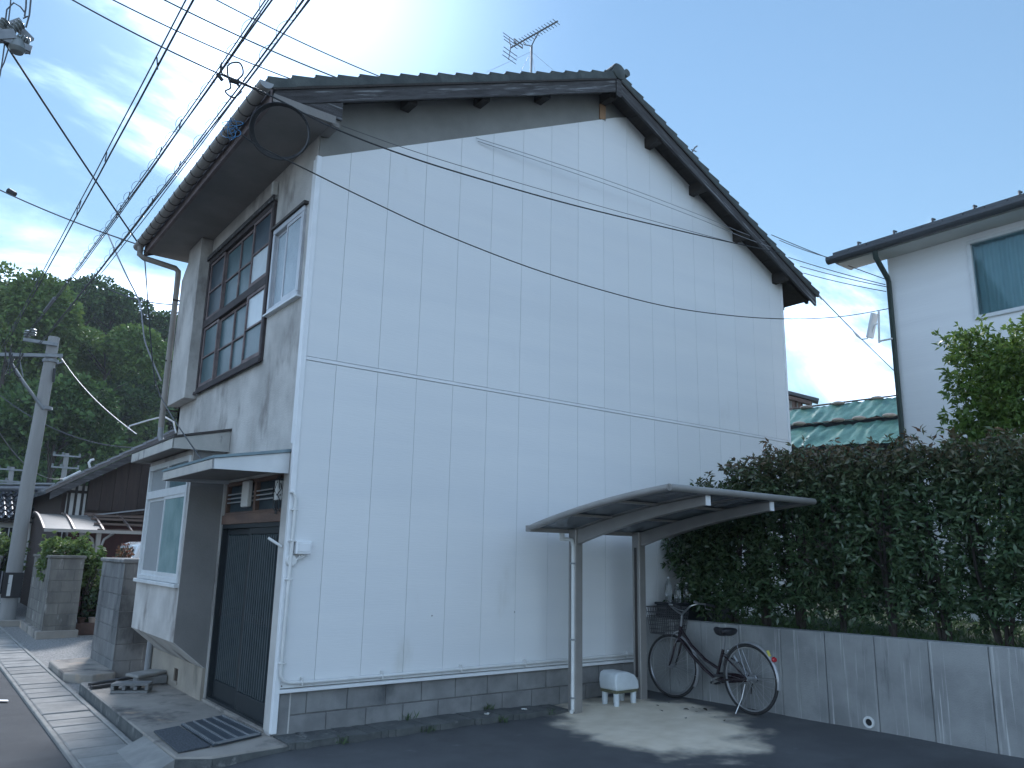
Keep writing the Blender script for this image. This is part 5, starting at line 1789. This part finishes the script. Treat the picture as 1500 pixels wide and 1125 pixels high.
for k in range(4):
    MB().lathe([(.05, 0), (.075, .12), (.08, .14)], (0.2 + k * .2, 10.9, .12), 12).build('pot', Mt['sandbag'] if k % 2 else Mt['terracotta'], t, smooth=True)
t = thing('plant_rack', 'dark plant rack with shelves behind the trough', 'rack', (0.7, 11.4, -.05))
for z in (.35, .62):
    MB().box(0.25, 1.3, 11.25, 11.5, z, z + .03).build('shelf', Mt['terracotta'], t)
for x in (.27, 1.28):
    MB().box(x - .02, x + .02, 11.25, 11.5, -.05, .64).build('leg', Mt['terracotta'], t)

# ================================================================== WHITE VAN
van = thing('white_van', 'small white van parked in the driveway behind the gate wall', 'van', (1.95, 8.2, -.06))
VX0, VX1, VY0, VY1 = 0.34, 3.62, 8.5, 9.95
MB().prism([(VX0, .28), (VX1, .28), (VX1, 1.0), (VX1 - .05, 1.66), (VX1 - .2, 1.74), (VX0 + .36, 1.74), (VX0 + .22, 1.68), (VX0 + .05, 1.05), (VX0, .95)], 'y', VY0, VY1).build('body', Mt['car_white'], van, bevel=.05, seg=3, smooth=True)
MB().prism([(VX0 + .05, 1.08), (VX0 + .19, 1.60), (VX0 + .165, 1.62), (VX0 + .02, 1.08)], 'y', VY0 + .12, VY1 - .12).build('windscreen', Mt['car_glass'], van)
for k, (a, b) in enumerate(((.55, 1.25), (1.35, 2.2), (2.3, 3.1))):
    MB().box(VX0 + a, VX0 + b, VY0 - .006, VY0 + .02, 1.12, 1.58).build('side_window', Mt['car_glass'], van, bevel=.01)
for x in (VX0 + .5, VX1 - .55):
    for y in (VY0 + .06, VY1 - .06):
        w_ = MB().lathe([(.0, -.09), (.27, -.09), (.29, -.05), (.29, .05), (.27, .09), (.0, .09)], (x, y, .23), 20, (0, 1, 0)).build('wheel', Mt['tyre'], van, smooth=True)
        MB().lathe([(.0, -.1), (.17, -.095), (.17, .095), (.0, .1)], (x, y, .23), 16, (0, 1, 0)).build('rim', Mt['chrome'], w_, smooth=True)
MB().box(VX0 - .03, VX0 + .03, VY0 + .03, VY1 - .03, .30, .52).build('bumper', Mt['car_white'], van, bevel=.02)
for y in (VY0 + .15, VY1 - .4):
    MB().box(VX0 - .012, VX0 + .03, y, y + .25, .62, .8).build('headlight', Mt['bottle'], van, bevel=.02)

# ================================================================== DRIVEWAY CARPORT
cy_ = 13.0
t = thing('carport', 'bronze carport with a weathered translucent roof behind the gate', 'carport', (1.0, cy_, -.05))
xa = P(62, 772, 'y', cy_).x
xm = P(140, 772, 'y', cy_).x
xb = P(208, 770, 'y', cy_).x + .9
def cpz(x):
    f = (x - xa) / (xb - xa)
    return 2.0 + .22 * math.sin(math.pi * min(1, f * .9 + .08))
for (a, b, m) in ((xa, xm + .1, 'poly_light'),):
    MB().grid(lambda u, v: (a + (b - a) * u, cy_ - .35 + 2.2 * v, 1.96 + .42 * math.sin(v * 1.5)), 10, 8).build('roof_panel', Mt[m], t, smooth=True)
MB().box(xa, xb, cy_ - .38, cy_ - .34, 1.93, 2.0).build('front_rail', Mt['carport'], t)
for k in range(5):
    MB().box(xm, xb, cy_ - .3 + k * .5, cy_ - .24 + k * .5, 1.98 + .42 * math.sin((k / 4) * 1.4), 2.03 + .42 * math.sin((k / 4) * 1.4)).build('roof_rail', Mt['bronze_rail'], t)
for k in range(6):
    x = xa + (xb - xa) * k / 5
    sec_ = [(cy_ - .34 + 2.2 * q / 8, 1.99 + .42 * math.sin(q / 8 * 1.5)) for q in range(9)]
    MB().prism([(a_, b_ + .02) for a_, b_ in sec_] + [(a_, b_ - .02) for a_, b_ in sec_[::-1]], 'x', x - .02, x + .02).build('roof_rib', Mt['bronze_rail'], t)
px_ = P(140, 800, 'y', cy_).x
for y in (cy_ - .2, cy_ + 2):
    MB().box(px_ - .045, px_ + .045, y - .05, y + .05, -.05, 1.97).build('post', Mt['carport'], t)
MB().tube([(px_ - .05, cy_ - .2, 1.55), (px_ - .12, cy_ - .2, 1.8), (px_ - .3, cy_ - .2, 1.94)], .03, 6).tube([(px_ + .05, cy_ - .2, 1.55), (px_ + .12, cy_ - .2, 1.8), (px_ + .3, cy_ - .2, 1.94)], .03, 6).build('brace', Mt['carport'], t, smooth=True)

# ================================================================== DARK WOODEN HOUSE (gable towards the camera)
WY = 15.8
wh = thing('house', 'old dark brown plank house with tiled gable roof', 'house', (3.5, WY + 3, 0))
g0, g1 = P(68, 717, 'y', WY - .4), P(228, 643, 'y', WY - .4)
sl_ = (g1.z - g0.z) / (g1.x - g0.x)
rz = lambda x: g0.z + sl_ * (x - g0.x)
XR = g0.x + 5.2
MB().prism([(g0.x, rz(g0.x)), (XR, rz(XR)), (XR, rz(XR) - .12), (g0.x, rz(g0.x) - .10)], 'y', WY - .4, WY + 7).build('roof', Mt['glazed'], wh)
whr = wh.children[-1]
for k in range(20):
    x0 = g0.x - .04 + k * .27
    MB().prism([(x0, rz(x0) + .005), (x0 + .29, rz(x0 + .29) - .02), (x0 + .29, rz(x0 + .29) + .02), (x0, rz(x0) + .055)], 'y', WY - .45, WY - .12).build('roof_tile', Mt['glare_tile'], whr)
MB().prism([(g0.x + .1, rz(g0.x + .1) - .12), (XR, rz(XR) - .12), (XR, rz(XR) - .34), (g0.x + .1, rz(g0.x + .1) - .30)], 'y', WY - .38, WY - .34).build('barge_board', Mt['wood_dark'], wh)
xw = P(127, 740, 'y', WY).x
xe_ = P(97, 740, 'y', WY).x
for k in range(15):
    x = xw + k * .3
    MB().box(x, x + .292, WY + random.uniform(-.004, .004), WY + .06, 2.55, rz(x) - .16).build('plank', Mt['plank'], wh)
MB().box(xw, xw + 4.5, WY + .06, WY + .2, -.1, rz(xw) - .16).build('wall_core', Mt['plank'], wh)
MB().box(xe_, xw - .02, WY + .10, WY + .2, 1.0, rz(xe_) - .16).build('plaster_wall', Mt['plaster'], wh)
MB().box(xe_ - .1, xe_ - .002, WY + .12, WY + 6.8, -.1, rz(xe_) - .2).build('side_wall', Mt['plank'], wh)
for k in range(3):
    x = xe_ + .02 + k * (xw - xe_ - .1) / 2.4
    MB().box(x, x + .06, WY + .07, WY + .099, 1.0, rz(x) - .16).build('timber_post', Mt['wood_eave'], wh)
zz_ = P(110, 722, 'y', WY).z
MB().box(xe_, xw, WY + .06, WY + .096, zz_, zz_ + .07).build('timber_beam', Mt['wood_eave'], wh)
# lower lean-to roof with a pale edge
l0, l1 = P(92, 761, 'y', WY - 1.2), P(216, 744, 'y', WY - 1.2)
lr = MB().prism([(l0.x, l0.z), (l1.x + 1.2, l1.z + .15), (l1.x + 1.2, l1.z + .07), (l0.x, l0.z - .07)], 'y', WY - 1.2, WY).build('lean_to_roof', Mt['plank'], wh)
MB().prism([(l0.x - .02, l0.z + .004), (l1.x + 1.2, l1.z + .154), (l1.x + 1.2, l1.z + .19), (l0.x - .02, l0.z + .035)], 'y', WY - 1.25, WY - .9).build('edge_flashing', Mt['pipe_grey'], lr)
MB().box(l0.x + .3, XR, WY - .2, WY - .1, -.1, l0.z - .08).build('lean_to_wall', Mt['red_sheet'], wh)
MB().tube([P(96, 700, 'y', WY - .42), P(92, 703, 'y', WY - .5), P(118, 690, 'y', WY - .42)], .03, 6).build('gutter_stub', Mt['pipe_white'], wh, smooth=True)
pt = [P(132, 679 + 6, 'y', WY), P(130, 678, 'y', WY), P(133, 674, 'y', WY), P(138, 673, 'y', WY)]
MB().tube(pt, .03, 6).build('vent_pipe', Mt['pipe_white'], wh, smooth=True)

# ================================================================== TILED HOUSE AT THE LEFT EDGE
TY = 21.0
th = thing('house', 'low white-walled house with glossy black tile roof at left edge', 'house', (-2, TY + 2, 0))
t0, t1 = P(-40, 722, 'y', TY + 1.9), P(112, 722, 'y', TY + 1.9)
b0_, b1_ = P(-40, 762, 'y', TY), P(122, 757, 'y', TY)
def tsl(a, b):
    return t0.lerp(t1, a).lerp(b0_.lerp(b1_, a), b)
MB().face([tsl(0, 0), tsl(1, 0), tsl(1, 1), tsl(0, 1)]).build('roof', Mt['glazed'], th)
thr = th.children[-1]
ncol, nrow = 15, 5
for c in range(ncol):
    for r in range(nrow):
        def fn(a, b):
            p = tsl((c + a * 1.04) / ncol, (r + b * 1.08) / nrow)
            return p + Vector((0, 0, .05 + .045 * math.sin(a * 2 * math.pi + .6) + .05 * b))
        MB().grid(fn, 8, 1).build('roof_tile', Mt['glazed'], thr, smooth=True)
rid = MB().tube([tsl(0, 0) + Vector((0, 0, .14)), tsl(1.02, 0) + Vector((0, 0, .14))], .12, 10).build('ridge', Mt['glazed'], th, smooth=True)
MB().bar(tsl(0, 0) + Vector((0, 0, .30)), tsl(1, 0) + Vector((0, 0, .30)), .22, .05).build('ridge_cap', Mt['pipe_grey'], th)
wx0, wx1 = b0_.x, P(108, 800, 'y', TY + .5).x
MB().box(wx0 - 2, wx1, TY + .5, TY + .7, -.1, b0_.z + .25).build('wall', Mt['plaster'], th)
MB().box(wx1 - .02, wx1 + .1, TY + .5, TY + 5, -.1, b0_.z + .25).build('wall', Mt['wood_lintel'], th)
MB().box(wx0 - 2, wx1 + .3, TY + .1, TY + .5, b0_.z - .02, b0_.z + .03).build('eave_board', Mt['wood_eave'], th)
xw0, xw1 = P(2, 800, 'y', TY + .5).x, P(18, 800, 'y', TY + .5).x
MB().box(xw0 - .6, xw1, TY + .44, TY + .5, 0.2, 2.15).build('lattice_window', Mt['dark_in'], th)
for k in range(5):
    x = xw0 - .55 + k * .22
    MB().box(x, x + .03, TY + .40, TY + .438, .2, 2.15).build('lattice_bar', Mt['alu'], th)
mx_ = P(68, 778, 'y', TY + .45)
MB().box(P(17, 787, 'y', TY + .45).x, P(24, 787, 'y', TY + .45).x, TY + .40, TY + .49, 1.45, 2.0).build('meter_box', Mt['wood_eave'], th)

# ================================================================== UTILITY POLES
pb = Vector((-0.80, 13.55, -.10))
up_ = thing('utility_pole', 'concrete utility pole beside the streaked gate wall, with cross-arms', 'utility pole', pb)
PT = P(79, 497, 'y', pb.y)
MB().tube([pb, (pb.x, pb.y, 3), (PT.x, pb.y, PT.z + .05)], [.165, .145, .12], 16).build('shaft', Mt['pole'], up_, smooth=True)
def ppt(u, v, dy=0.0):
    return P(u, v, 'y', pb.y + dy)
MB().bar(ppt(-14, 519, -.16), ppt(92, 521, -.16), .075, .075).build('cross_arm', Mt['galv'], up_)
MB().bar(ppt(34, 497, -.16), ppt(84, 505, -.16), .075, .075).build('cross_arm', Mt['galv'], up_)
MB().tube([ppt(12, 526, -.16), ppt(36, 562, -.15), ppt(64, 600, -.14)], .035, 8).build('brace', Mt['galv'], up_, smooth=True)
MB().tube([ppt(28, 524, -.16), ppt(34, 552, -.15)], .012, 6).build('brace', Mt['galv'], up_, smooth=True)
for v in (600, 531):
    c = ppt(65 if v == 600 else 74, v)
    MB().lathe([(.165, 0), (.165, .07)], (pb.x + (c.x - pb.x) * 0.98, pb.y, c.z), 14).build('band', Mt['galv'], up_)
for (u, v) in ((40, 491), (48, 489)):
    c = ppt(u, v, -.16)
    MB().lathe([(.03, -.05), (.08, -.03), (.05, 0), (.085, .03), (.05, .06), (.08, .09), (.03, .12)], c, 10).build('insulator', Mt['porcelain'], up_, smooth=True)
MB().tube([ppt(84, 522, -.1), ppt(88, 524, -.2), ppt(92, 530, -.2), ppt(84, 533, -.2)], .02, 6).build('bracket', Mt['galv'], up_, smooth=True)
MB().tube([ppt(80, 540, -.14), ppt(78, 560, -.15)], .03, 6).build('cable_clamp', Mt['cable'], up_, smooth=True)
wv = MB()
for k in range(9):
    a = ppt(random.uniform(0, 60), random.uniform(505, 525), -.2)
    b = ppt(random.uniform(-5, 60), random.uniform(515, 560), -.2)
    wv.tube(catenary(a, b, random.uniform(.05, .3), 8), .012, 5)
wv.build('jumper_wires', Mt['cable'], up_, smooth=True)
MB().tube([(pb.x - .10, pb.y - .19, .82), (pb.x + .10, pb.y - .16, .82)], .012, 6).build('step_bolt', Mt['galv'], up_)
MB().box(pb.x - .19, pb.x + .17, pb.y - .19, pb.y - .16, .52, 1.05).build('guard_plate', Mt['cable'], up_)
MB().box(pb.x - .10, pb.x - .03, pb.y - .196, pb.y - .191, .56, 1.0).build('number_strip', Mt['plaster'], up_)
MB().box(pb.x - .28, pb.x + .28, pb.y - .28, pb.y + .2, -.1, .06).build('footing', Mt['concrete'], up_, bevel=.01)
def far_pole(u, v, dist, label, hgt):
    t_ = PD(u, v, dist)
    t = thing('utility_pole', label, 'utility pole', (t_.x, t_.y, 0), 'far utility poles before the wooded hill')
    MB().tube([(t_.x, t_.y, 0), tuple(t_)], [.17, .12], 10).build('shaft', Mt['pole'], t, smooth=True)
    for k, dz in enumerate((.15, .75)):
        a = Vector((t_.x - .62, t_.y - .1, t_.z - dz))
        b = Vector((t_.x + .62, t_.y - .15, t_.z - dz))
        c_ = MB().bar(a, b, .08, .08).build('cross_arm', Mt['galv'], t)
        for f in (.04, .35, .96):
            q = a.lerp(b, f)
            MB().lathe([(.03, .03), (.06, .06), (.04, .1), (.06, .14), (.03, .17)], q, 8).build('insulator', Mt['porcelain'], c_, smooth=True)
far_pole(18, 684, 48, 'small far utility pole left of the near concrete pole', 6)
far_pole(98, 664, 46, 'small far utility pole right of the near concrete pole', 7)

# ================================================================== INSULATOR ARM AT THE TOP LEFT
io = PD(8, 52, 9.0)
t = thing('insulator_arm', 'steel arm with ribbed insulators at the top left corner', 'insulator', io)
def ip(u, v, d=9.0):
    return PD(u, v, d)
MB().bar(ip(-40, 38), ip(46, 74), .07, .07).build('arm', Mt['galv'], t)
MB().bar(ip(-40, 56), ip(22, 52), .10, .10).build('arm', Mt['galv'], t)
MB().bar(ip(-30, 52, 9.3), ip(30, 30, 9.3), .05, .05).build('arm', Mt['galv'], t)
def insul(a, b, n=5, r=.055):
    a, b = Vector(a), Vector(b)
    L = (b - a).length
    pr = [(.015, 0)]
    for k in range(n):
        h = L * (k + .3) / n
        pr += [(r * .5, h - .01), (r, h), (r * .9, h + .008), (r * .45, h + .016)]
    pr += [(.015, L)]
    return MB().lathe(pr, a, 14, b - a)
insul(ip(12, 46), ip(33, 34)).build('insulator', Mt['porcelain'], t, smooth=True)
insul(ip(24, 55), ip(44, 64)).build('insulator', Mt['porcelain'], t, smooth=True)
insul(ip(0, 38), ip(10, 30), 3, .05).build('insulator', Mt['porcelain'], t, smooth=True)
MB().lathe([(.0, 0), (.06, .01), (.085, .05), (.07, .10), (.05, .16), (.02, .18)], ip(24, 78), 14, (0, 0, 1)).build('insulator', Mt['porcelain'], t, smooth=True)
MB().bar(ip(30, 44, 9.1), ip(46, 60, 9.1), .05, .07).build('clamp', Mt['galv'], t)
MB().bar(ip(36, 66), ip(40, 78), .04, .04).build('clamp', Mt['galv'], t)
jw = MB()
jw.tube([ip(8, 30), ip(10, 14), ip(20, 4), ip(30, 10), ip(36, 18)], .008, 6)
jw.tube([ip(34, 27), ip(40, 24), ip(43, 25)], .008, 6)
jw.tube([ip(12, 33), ip(15, 10), ip(17, -20)], .007, 6)
jw.tube([ip(36, 24), ip(38, 10), ip(39, -20)], .009, 6)
jw.tube([ip(38, 40), ip(43, 22), ip(47, -20)], .009, 6)
jw.tube([ip(7, 62), ip(4, 85), ip(0, 110), ip(-10, 140)], .007, 6)
jw.tube([ip(12, 72), ip(6, 92), ip(0, 104)], .007, 6)
jw.build('jumper_wires', Mt['cable_grey'], t, smooth=True)

# ================================================================== OVERHEAD CABLES
def cable(name, label, pts, r, m, group='overhead cables'):
    mb = MB()
    for p in (pts if isinstance(pts[0], list) else [pts]):
        mb.tube(p, r, 6)
    return solo(mb, name, m, label, 'cable', group, smooth=True)


def spiral_bundle(label, A, B, sag, n_loops, rad, strands, f0=0.0, f1=1.0, seed=1, sleeve=None):
    g = random.Random(seed)
    path = catenary(A, B, sag, 60)
    mid = path[30]
    t = thing('cable_bundle', label, 'cable', mid, 'cable bundles along the street')
    d = (B - A).normalized()
    sd = d.cross(UP).normalized()
    for k in range(strands):
        a = 6.28 * k / strands
        off = sd * (.020 * math.cos(a)) + UP * (.026 * math.sin(a))
        dsg = .10 * (k / max(1, strands - 1)) if strands > 2 else .0
        MB().tube([p + off + UP * (.004 * math.sin(q * .7 + k) - dsg * 4 * (q / 60) * (1 - q / 60)) for q, p in enumerate(path)], .0055 if k else .0075, 6).build('strand', Mt['cable_grey'] if k % 2 else Mt['cable'], t, smooth=True)
    if n_loops:
        hp = []
        tot = n_loops * 14
        for k in range(tot + 1):
            f = f0 + (f1 - f0) * k / tot
            x = f * 60
            i = min(59, int(x))
            c = path[i].lerp(path[i + 1], x - i)
            a = 2 * math.pi * k / 14
            rr = rad * (1 + .25 * math.sin(k * .37))
            hp.append(c + sd * (rr * math.cos(a)) + UP * (rr * math.sin(a) + rad * .35))
        MB().tube(hp, .0026, 4).build('spiral_hanger', Mt['hanger'], t, smooth=True)
    for k in range(10):
        i = g.randrange(4, 56)
        MB().tube([path[i] - UP * .05 + sd * g.uniform(-.02, .02), path[i] + UP * .05], .006, 5).build('clip', Mt['hanger'], t)
    if sleeve:
        i0, i1 = sleeve
        MB().tube(path[i0:i1], .034, 8).build('splice_sleeve', Mt['galv'], t, smooth=True)
    return t


A = P(282, -8, 'x', -1.75)
B = P(2, 512, 'y', 13.4)
spiral_bundle('thin double cable, leftmost of the three running down the street', A, B, 0.05, 0, .05, 2, seed=3)
A = P(402, -12, 'x', -1.15)
B = P(38, 492, 'y', 13.4)
spiral_bundle('spiral-wrapped cable bundle in the middle of the three along the street', A, B, 0.06, 24, .036, 3, 0.0, .62, 4, sleeve=(43, 49))
A = P(456, -10, 'x', -0.93)
B = P(58, 503, 'y', 13.4)
spiral_bundle('spiral-wrapped cable bundle nearest the gutter of the house', A, B, 0.06, 26, .034, 4, 0.0, .66, 5)
# wires that cross the sky from the top left to the roof
for k, (u0, u1, v1, r, lb) in enumerate(((108, 342, 116, .0075, 'black wire crossing the sky and reaching the gutter end'), (163, 416, 108, .0075, 'black wire crossing the sky, second above the gutter end'),
                                        (238, 498, 112, .0085, 'wire crossing the sky, third above the gutter end'), (316, 552, 107, .0075, 'thin grey wire crossing the sky nearest the rooftop aerial'))):
    a = PD(u0 - 40, -22, 8.0)
    if k == 0:
        b = P(400, 142, 'y', -0.42)
    else:
        d_ = ray(u1, v1)
        # meets the front roof slope a little behind the verge
        b = P(u1 + 22, v1 + 12, 'y', 1.4)
    cable('sky_wire', lb, catenary(a, b, .05), r, Mt['cable'] if k < 3 else Mt['cable_grey'], 'wires from the street to the house')
# service wires across the gable
def thru(pxs, r):
    pts = [P(u, v, 'y', y) for u, v, y in pxs]
    out = []
    for i in range(len(pts) - 1):
        for q in range(6):
            t_ = q / 6
            p0, p1, p2, p3 = pts[max(i - 1, 0)], pts[i], pts[i + 1], pts[min(i + 2, len(pts) - 1)]
            out.append(0.5 * ((2 * p1) + (p2 - p0) * t_ + (2 * p0 - 5 * p1 + 4 * p2 - p3) * t_ ** 2 + (3 * p1 - p0 - 3 * p2 + p3) * t_ ** 3))
    out.append(pts[-1])
    return out
cable('service_wire', 'black service wire crossing the gable from the gutter to the right verge', thru([(325, 108, -1.1), (400, 142, -.75), (490, 188, -.6), (600, 230, -.55), (720, 267, -.5), (850, 303, -.48), (1000, 339, -.45), (1080, 357, -.42), (1142, 370, -.36)], 0), .0085, Mt['cable'], 'wires across the gable')
cable('service_wire', 'low sagging black wire crossing the gable towards the white house', thru([(338, 182, -.95), (372, 210, -.8), (440, 244, -.7), (540, 293, -.65), (650, 343, -.6), (800, 400, -.55), (950, 443, -.5), (1050, 460, -.5), (1145, 467, -.55), (1230, 464, -.75), (1302, 452, -1.0)], 0), .0065, Mt['cable'], 'wires across the gable')
cable('service_wire', 'pale double wire dropping across the gable below the grey mortar', [thru([(697, 202, -.03), (780, 228, -.10), (900, 268, -.16), (1020, 313, -.22), (1085, 340, -.26), (1130, 356, -.32)], 0), thru([(700, 207, -.03), (780, 233, -.10), (900, 274, -.16), (1020, 319, -.22), (1085, 346, -.26), (1130, 362, -.32)], 0)], .0042, Mt['cable_pale'], 'wires across the gable')
cable('service_wire', 'thin pale wire just above the black service wire on the gable', thru([(500, 184, -.30), (620, 226, -.25), (760, 268, -.2), (900, 308, -.2), (1050, 349, -.25), (1100, 362, -.32)], 0), .0035, Mt['cable_grey'], 'wires across the gable')
# wires between the two houses
nbp = Vector((NX - .05, -1.0, 6.1))
for k, (u0, v0, u1, v1, lb) in enumerate(((1138, 346, 1297, 409, 'upper wire between the tiled roof and the white house'), (1150, 354, 1216, 378, 'wire meeting the end of the white house gutter'), (1163, 379, 1297, 417, 'third wire down between the tiled roof and the white house'), (1180, 392, 1298, 420, 'fourth wire down between the tiled roof and the white house'), (1185, 402, 1298, 427, 'lowest wire between the tiled roof and the white house'))):
    a = P(u0 - 8, v0 - 2, 'y', .8)
    b = P(u1, v1, 'y', -1.0 if k != 1 else -.36)
    cable('span_wire', lb, catenary(a, b, .02, 12), .007, Mt['cable_grey'], 'wires between the houses')
cable('span_wire', 'slanting wire from the eave tip down behind the white house downpipe', catenary(P(1199, 432, 'y', -.3), P(1330, 562, 'y', 1.0), .03, 12), .009, Mt['cable_grey'], 'wires between the houses')
MB().tube([P(1194, 427, 'y', -.3), P(1204, 438, 'y', -.3)], .016, 8).build('eave_hook', Mt['pipe_white'], house, smooth=True)
# left side wires
gE = Vector((GX - .02, Y1 - .02, GZ + .02))
cable('street_wire', 'black cable slanting from the top left insulators to the gutter end', catenary(ip(8, 64), gE, .02), .011, Mt['cable'], 'wires on the street side')
cable('street_wire', 'wire from the left edge to the gutter end, with a splice clamp', catenary(PD(-30, 264, 14), gE + Vector((0, 0, -.02)), .05), .010, Mt['cable_grey'], 'wires on the street side')
solo(MB().tube([PD(12, 279, 13.9), PD(22, 285, 13.85)], .045, 8), 'splice_clamp', Mt['cable'], 'small dark splice clamp on the wire at the left edge', 'clamp', smooth=True)
cable('street_wire', 'loose pale drop wire hanging from the middle bundle towards the downpipe', thru([(157, 340, 6.2), (168, 366, 5.8), (186, 405, 5.4), (204, 442, 5.1), (209, 475, 4.9), (214, 505, 4.8), (236, 558, 4.6)], 0), .012, Mt['cable_pale'], 'wires on the street side')
cable('street_wire', 'black drop wire from the gutter end past the downpipe to the canopy', thru([(211, 366, 4.6), (215, 420, 4.55), (220, 490, 4.5), (228, 560, 4.3), (246, 600, 3.5), (268, 634, 2.0), (300, 678, .6), (318, 684, .3)], 0), .008, Mt['cable'], 'wires on the street side')
cable('street_wire', 'wire from the utility pole down to the house near the canopy', catenary(ppt(90, 524, -.2), P(200, 636, 'x', -.55), .12), .007, Mt['cable_pale'], 'wires on the street side')
cable('street_wire', 'far wire passing behind the downpipe above the hill', catenary(PD(160, 424, 40), PD(262, 446, 40), .2), .03, Mt['cable_grey'], 'wires on the street side')
cable('street_wire', 'wire passing behind the utility pole in front of the wood', catenary(PD(-10, 571, 26), PD(230, 655, 24), .5), .014, Mt['cable_grey'], 'wires on the street side')
cable('street_wire', 'low wire dropping from the left edge to the far pole', catenary(PD(-10, 620, 28), PD(98, 700, 40), .6), .016, Mt['cable_grey'], 'wires on the street side')
MB().tube([P(188, 628, 'x', -.45), P(190, 624, 'x', -.42), P(216, 616, 'x', -.30), P(240, 610, 'x', -.12), P(254, 618, 'x', -.06), P(258, 634, 'x', -.05)], .012, 8).build('service_bracket', Mt['pipe_white'], house, smooth=True)
# coil of spare cable, blue rope tie, splice loops
cc = P(412, 193, 'y', -.72)
vdir = (CAM - cc).normalized()
hx = vdir.cross(UP).normalized()
hy_ = hx.cross(vdir).normalized()
mb = MB()
for q in range(4):
    n = 40
    rr = .232 + .006 * q
    mb.tube([cc + hx * (rr * math.cos(6.283 * k / n) * 1.02 + .004 * q) + hy_ * (rr * math.sin(6.283 * k / n) * .96) + vdir * (.008 * q - .01) for k in range(n)], .0075, 6, closed=True)
solo(mb, 'cable_coil', Mt['cable'], 'round coil of spare black cable hanging under the eave', 'cable coil', smooth=True)
mb = MB()
rc = P(347, 190, 'y', -.9)
g = random.Random(8)
for q in range(5):
    c = rc + Vector((g.uniform(-.06, .06), g.uniform(-.05, .05), g.uniform(-.03, .03)))
    u1_ = Vector((g.uniform(-1, 1), g.uniform(-1, 1), g.uniform(-1, 1))).normalized()
    u2_ = u1_.orthogonal().normalized()
    rr = g.uniform(.03, .07)
    mb.tube([c + u1_ * (rr * 1.5 * math.cos(6.283 * k / 14)) + u2_ * (rr * math.sin(6.283 * k / 14)) for k in range(14)], .003, 5, closed=True)
solo(mb, 'rope_knot', Mt['blue_rope'], 'tangle of blue rope tied at the gutter beside the coil', 'rope', smooth=True)
mb = MB()
mb.tube(thru([(333, 97, -1.1), (340, 92, -1.1), (352, 93, -1.1), (356, 108, -1.1), (346, 120, -1.1), (352, 128, -1.1)], 0), .007, 6)
mb.tube(thru([(333, 98, -1.1), (334, 112, -1.1), (338, 128, -1.1), (330, 134, -1.1), (342, 143, -1.1), (354, 134, -1.1)], 0), .007, 6)
mb.tube([P(337, 117, 'y', -1.1), P(350, 121, 'y', -1.1)], .022, 8)
mb.tube([P(318, 108, 'y', -1.1), P(326, 118, 'y', -1.1)], .016, 8)
solo(mb, 'splice_loops', Mt['cable'], 'black splice loops hanging from the bundle above the gutter', 'cable splice', smooth=True)

# ================================================================== ROOFTOP AERIAL
ab = Vector((3.95, 1.56, 8.12))
t = thing('tv_aerial', 'comb-shaped television aerial on a thin mast above the ridge', 'aerial', ab)
bz = 9.62
MB().tube([ab - Vector((0, 0, .05)), (ab.x, ab.y, bz - .12)], .019, 8).build('mast', Mt['galv'], t, smooth=True)
e0, e1 = P(748, 70, 'z', bz), P(817, 31, 'z', bz)
bd = (e1 - e0).normalized()
bs_ = Vector((bd.y, -bd.x, 0))
bo = MB().tube([e0, e1], .013, 8).build('boom', Mt['galv'], t, smooth=True)
for k in range(13):
    c = e0.lerp(e1, .26 + .74 * k / 12.5)
    MB().tube([c - bs_ * .085, c + bs_ * .085], .0055, 5).build('element', Mt['galv'], bo)
c = e0.lerp(e1, .17)
MB().tube([c - bs_ * .10 + UP * .03, c + bs_ * .10 + UP * .03, c + bs_ * .10 - UP * .03, c - bs_ * .10 - UP * .03], .012, 6, closed=True).build('dipole', Mt['pipe_grey'], t, smooth=True)
for q in (-1, 1):
    rr_ = MB().tube([e0, e0 + UP * (q * .20) - bd * .04 - UP * 0.0], .008, 5)
    for k in range(3):
        c = e0 + UP * (q * (.07 + .065 * k)) - bd * (.012 * k)
        rr_.tube([c - bs_ * .16, c + bs_ * .16], .006, 5)
    rr_.build('reflector', Mt['galv'], t)
mt_ = Vector((ab.x, ab.y, bz - .12))
MB().tube([e0.lerp(e1, .28), e0.lerp(e1, .30) - UP * .08, mt_, e0.lerp(e1, .52) - UP * .10, e0.lerp(e1, .62)], .010, 6).build('support_bow', Mt['galv'], t, smooth=True)
gw = MB()
for (u, v) in ((712, 106), (762, 106), (812, 104), (784, 106)):
    q = P(u, v, 'z', 8.7)
    d_ = (q - (mt_ - UP * .1))
    gw.tube([mt_ - UP * .1, q], .003, 4)
gw.build('guy_wire', Mt['galv'], t)
# small roof hook on the right slope
solo(MB().tube([P(1012, 226, 'y', -.2), P(1018, 216, 'y', -.2), P(1021, 214, 'y', -.2)], .012, 6).tube([P(1013, 219, 'y', -.2), P(1020, 222, 'y', -.2)], .009, 6), 'roof_hook', Mt['galv'], 'small metal hook standing on the right roof slope', 'hook')

# ================================================================== AIR
hz = bpy.data.materials.new('pale_air')
hz.use_nodes = True
hn = hz.node_tree
hn.nodes.clear()
ho = hn.nodes.new('ShaderNodeOutputMaterial')
hv = hn.nodes.new('ShaderNodeVolumePrincipled')
hv.inputs['Color'].default_value = (0.80, 0.90, 1.0, 1)
hv.inputs['Density'].default_value = 0.0005
hv.inputs['Anisotropy'].default_value = 0.2
hn.links.new(hv.outputs[0], ho.inputs['Volume'])
hb_ = MB().box(-200, 200, -200, 200, -1.6, 42).build('haze', hz)
tag(hb_, 'thin pale haze in the air', 'haze', kind='stuff')

scene.render.engine = 'CYCLES'
scene.render.resolution_x = 1024
scene.render.resolution_y = 768
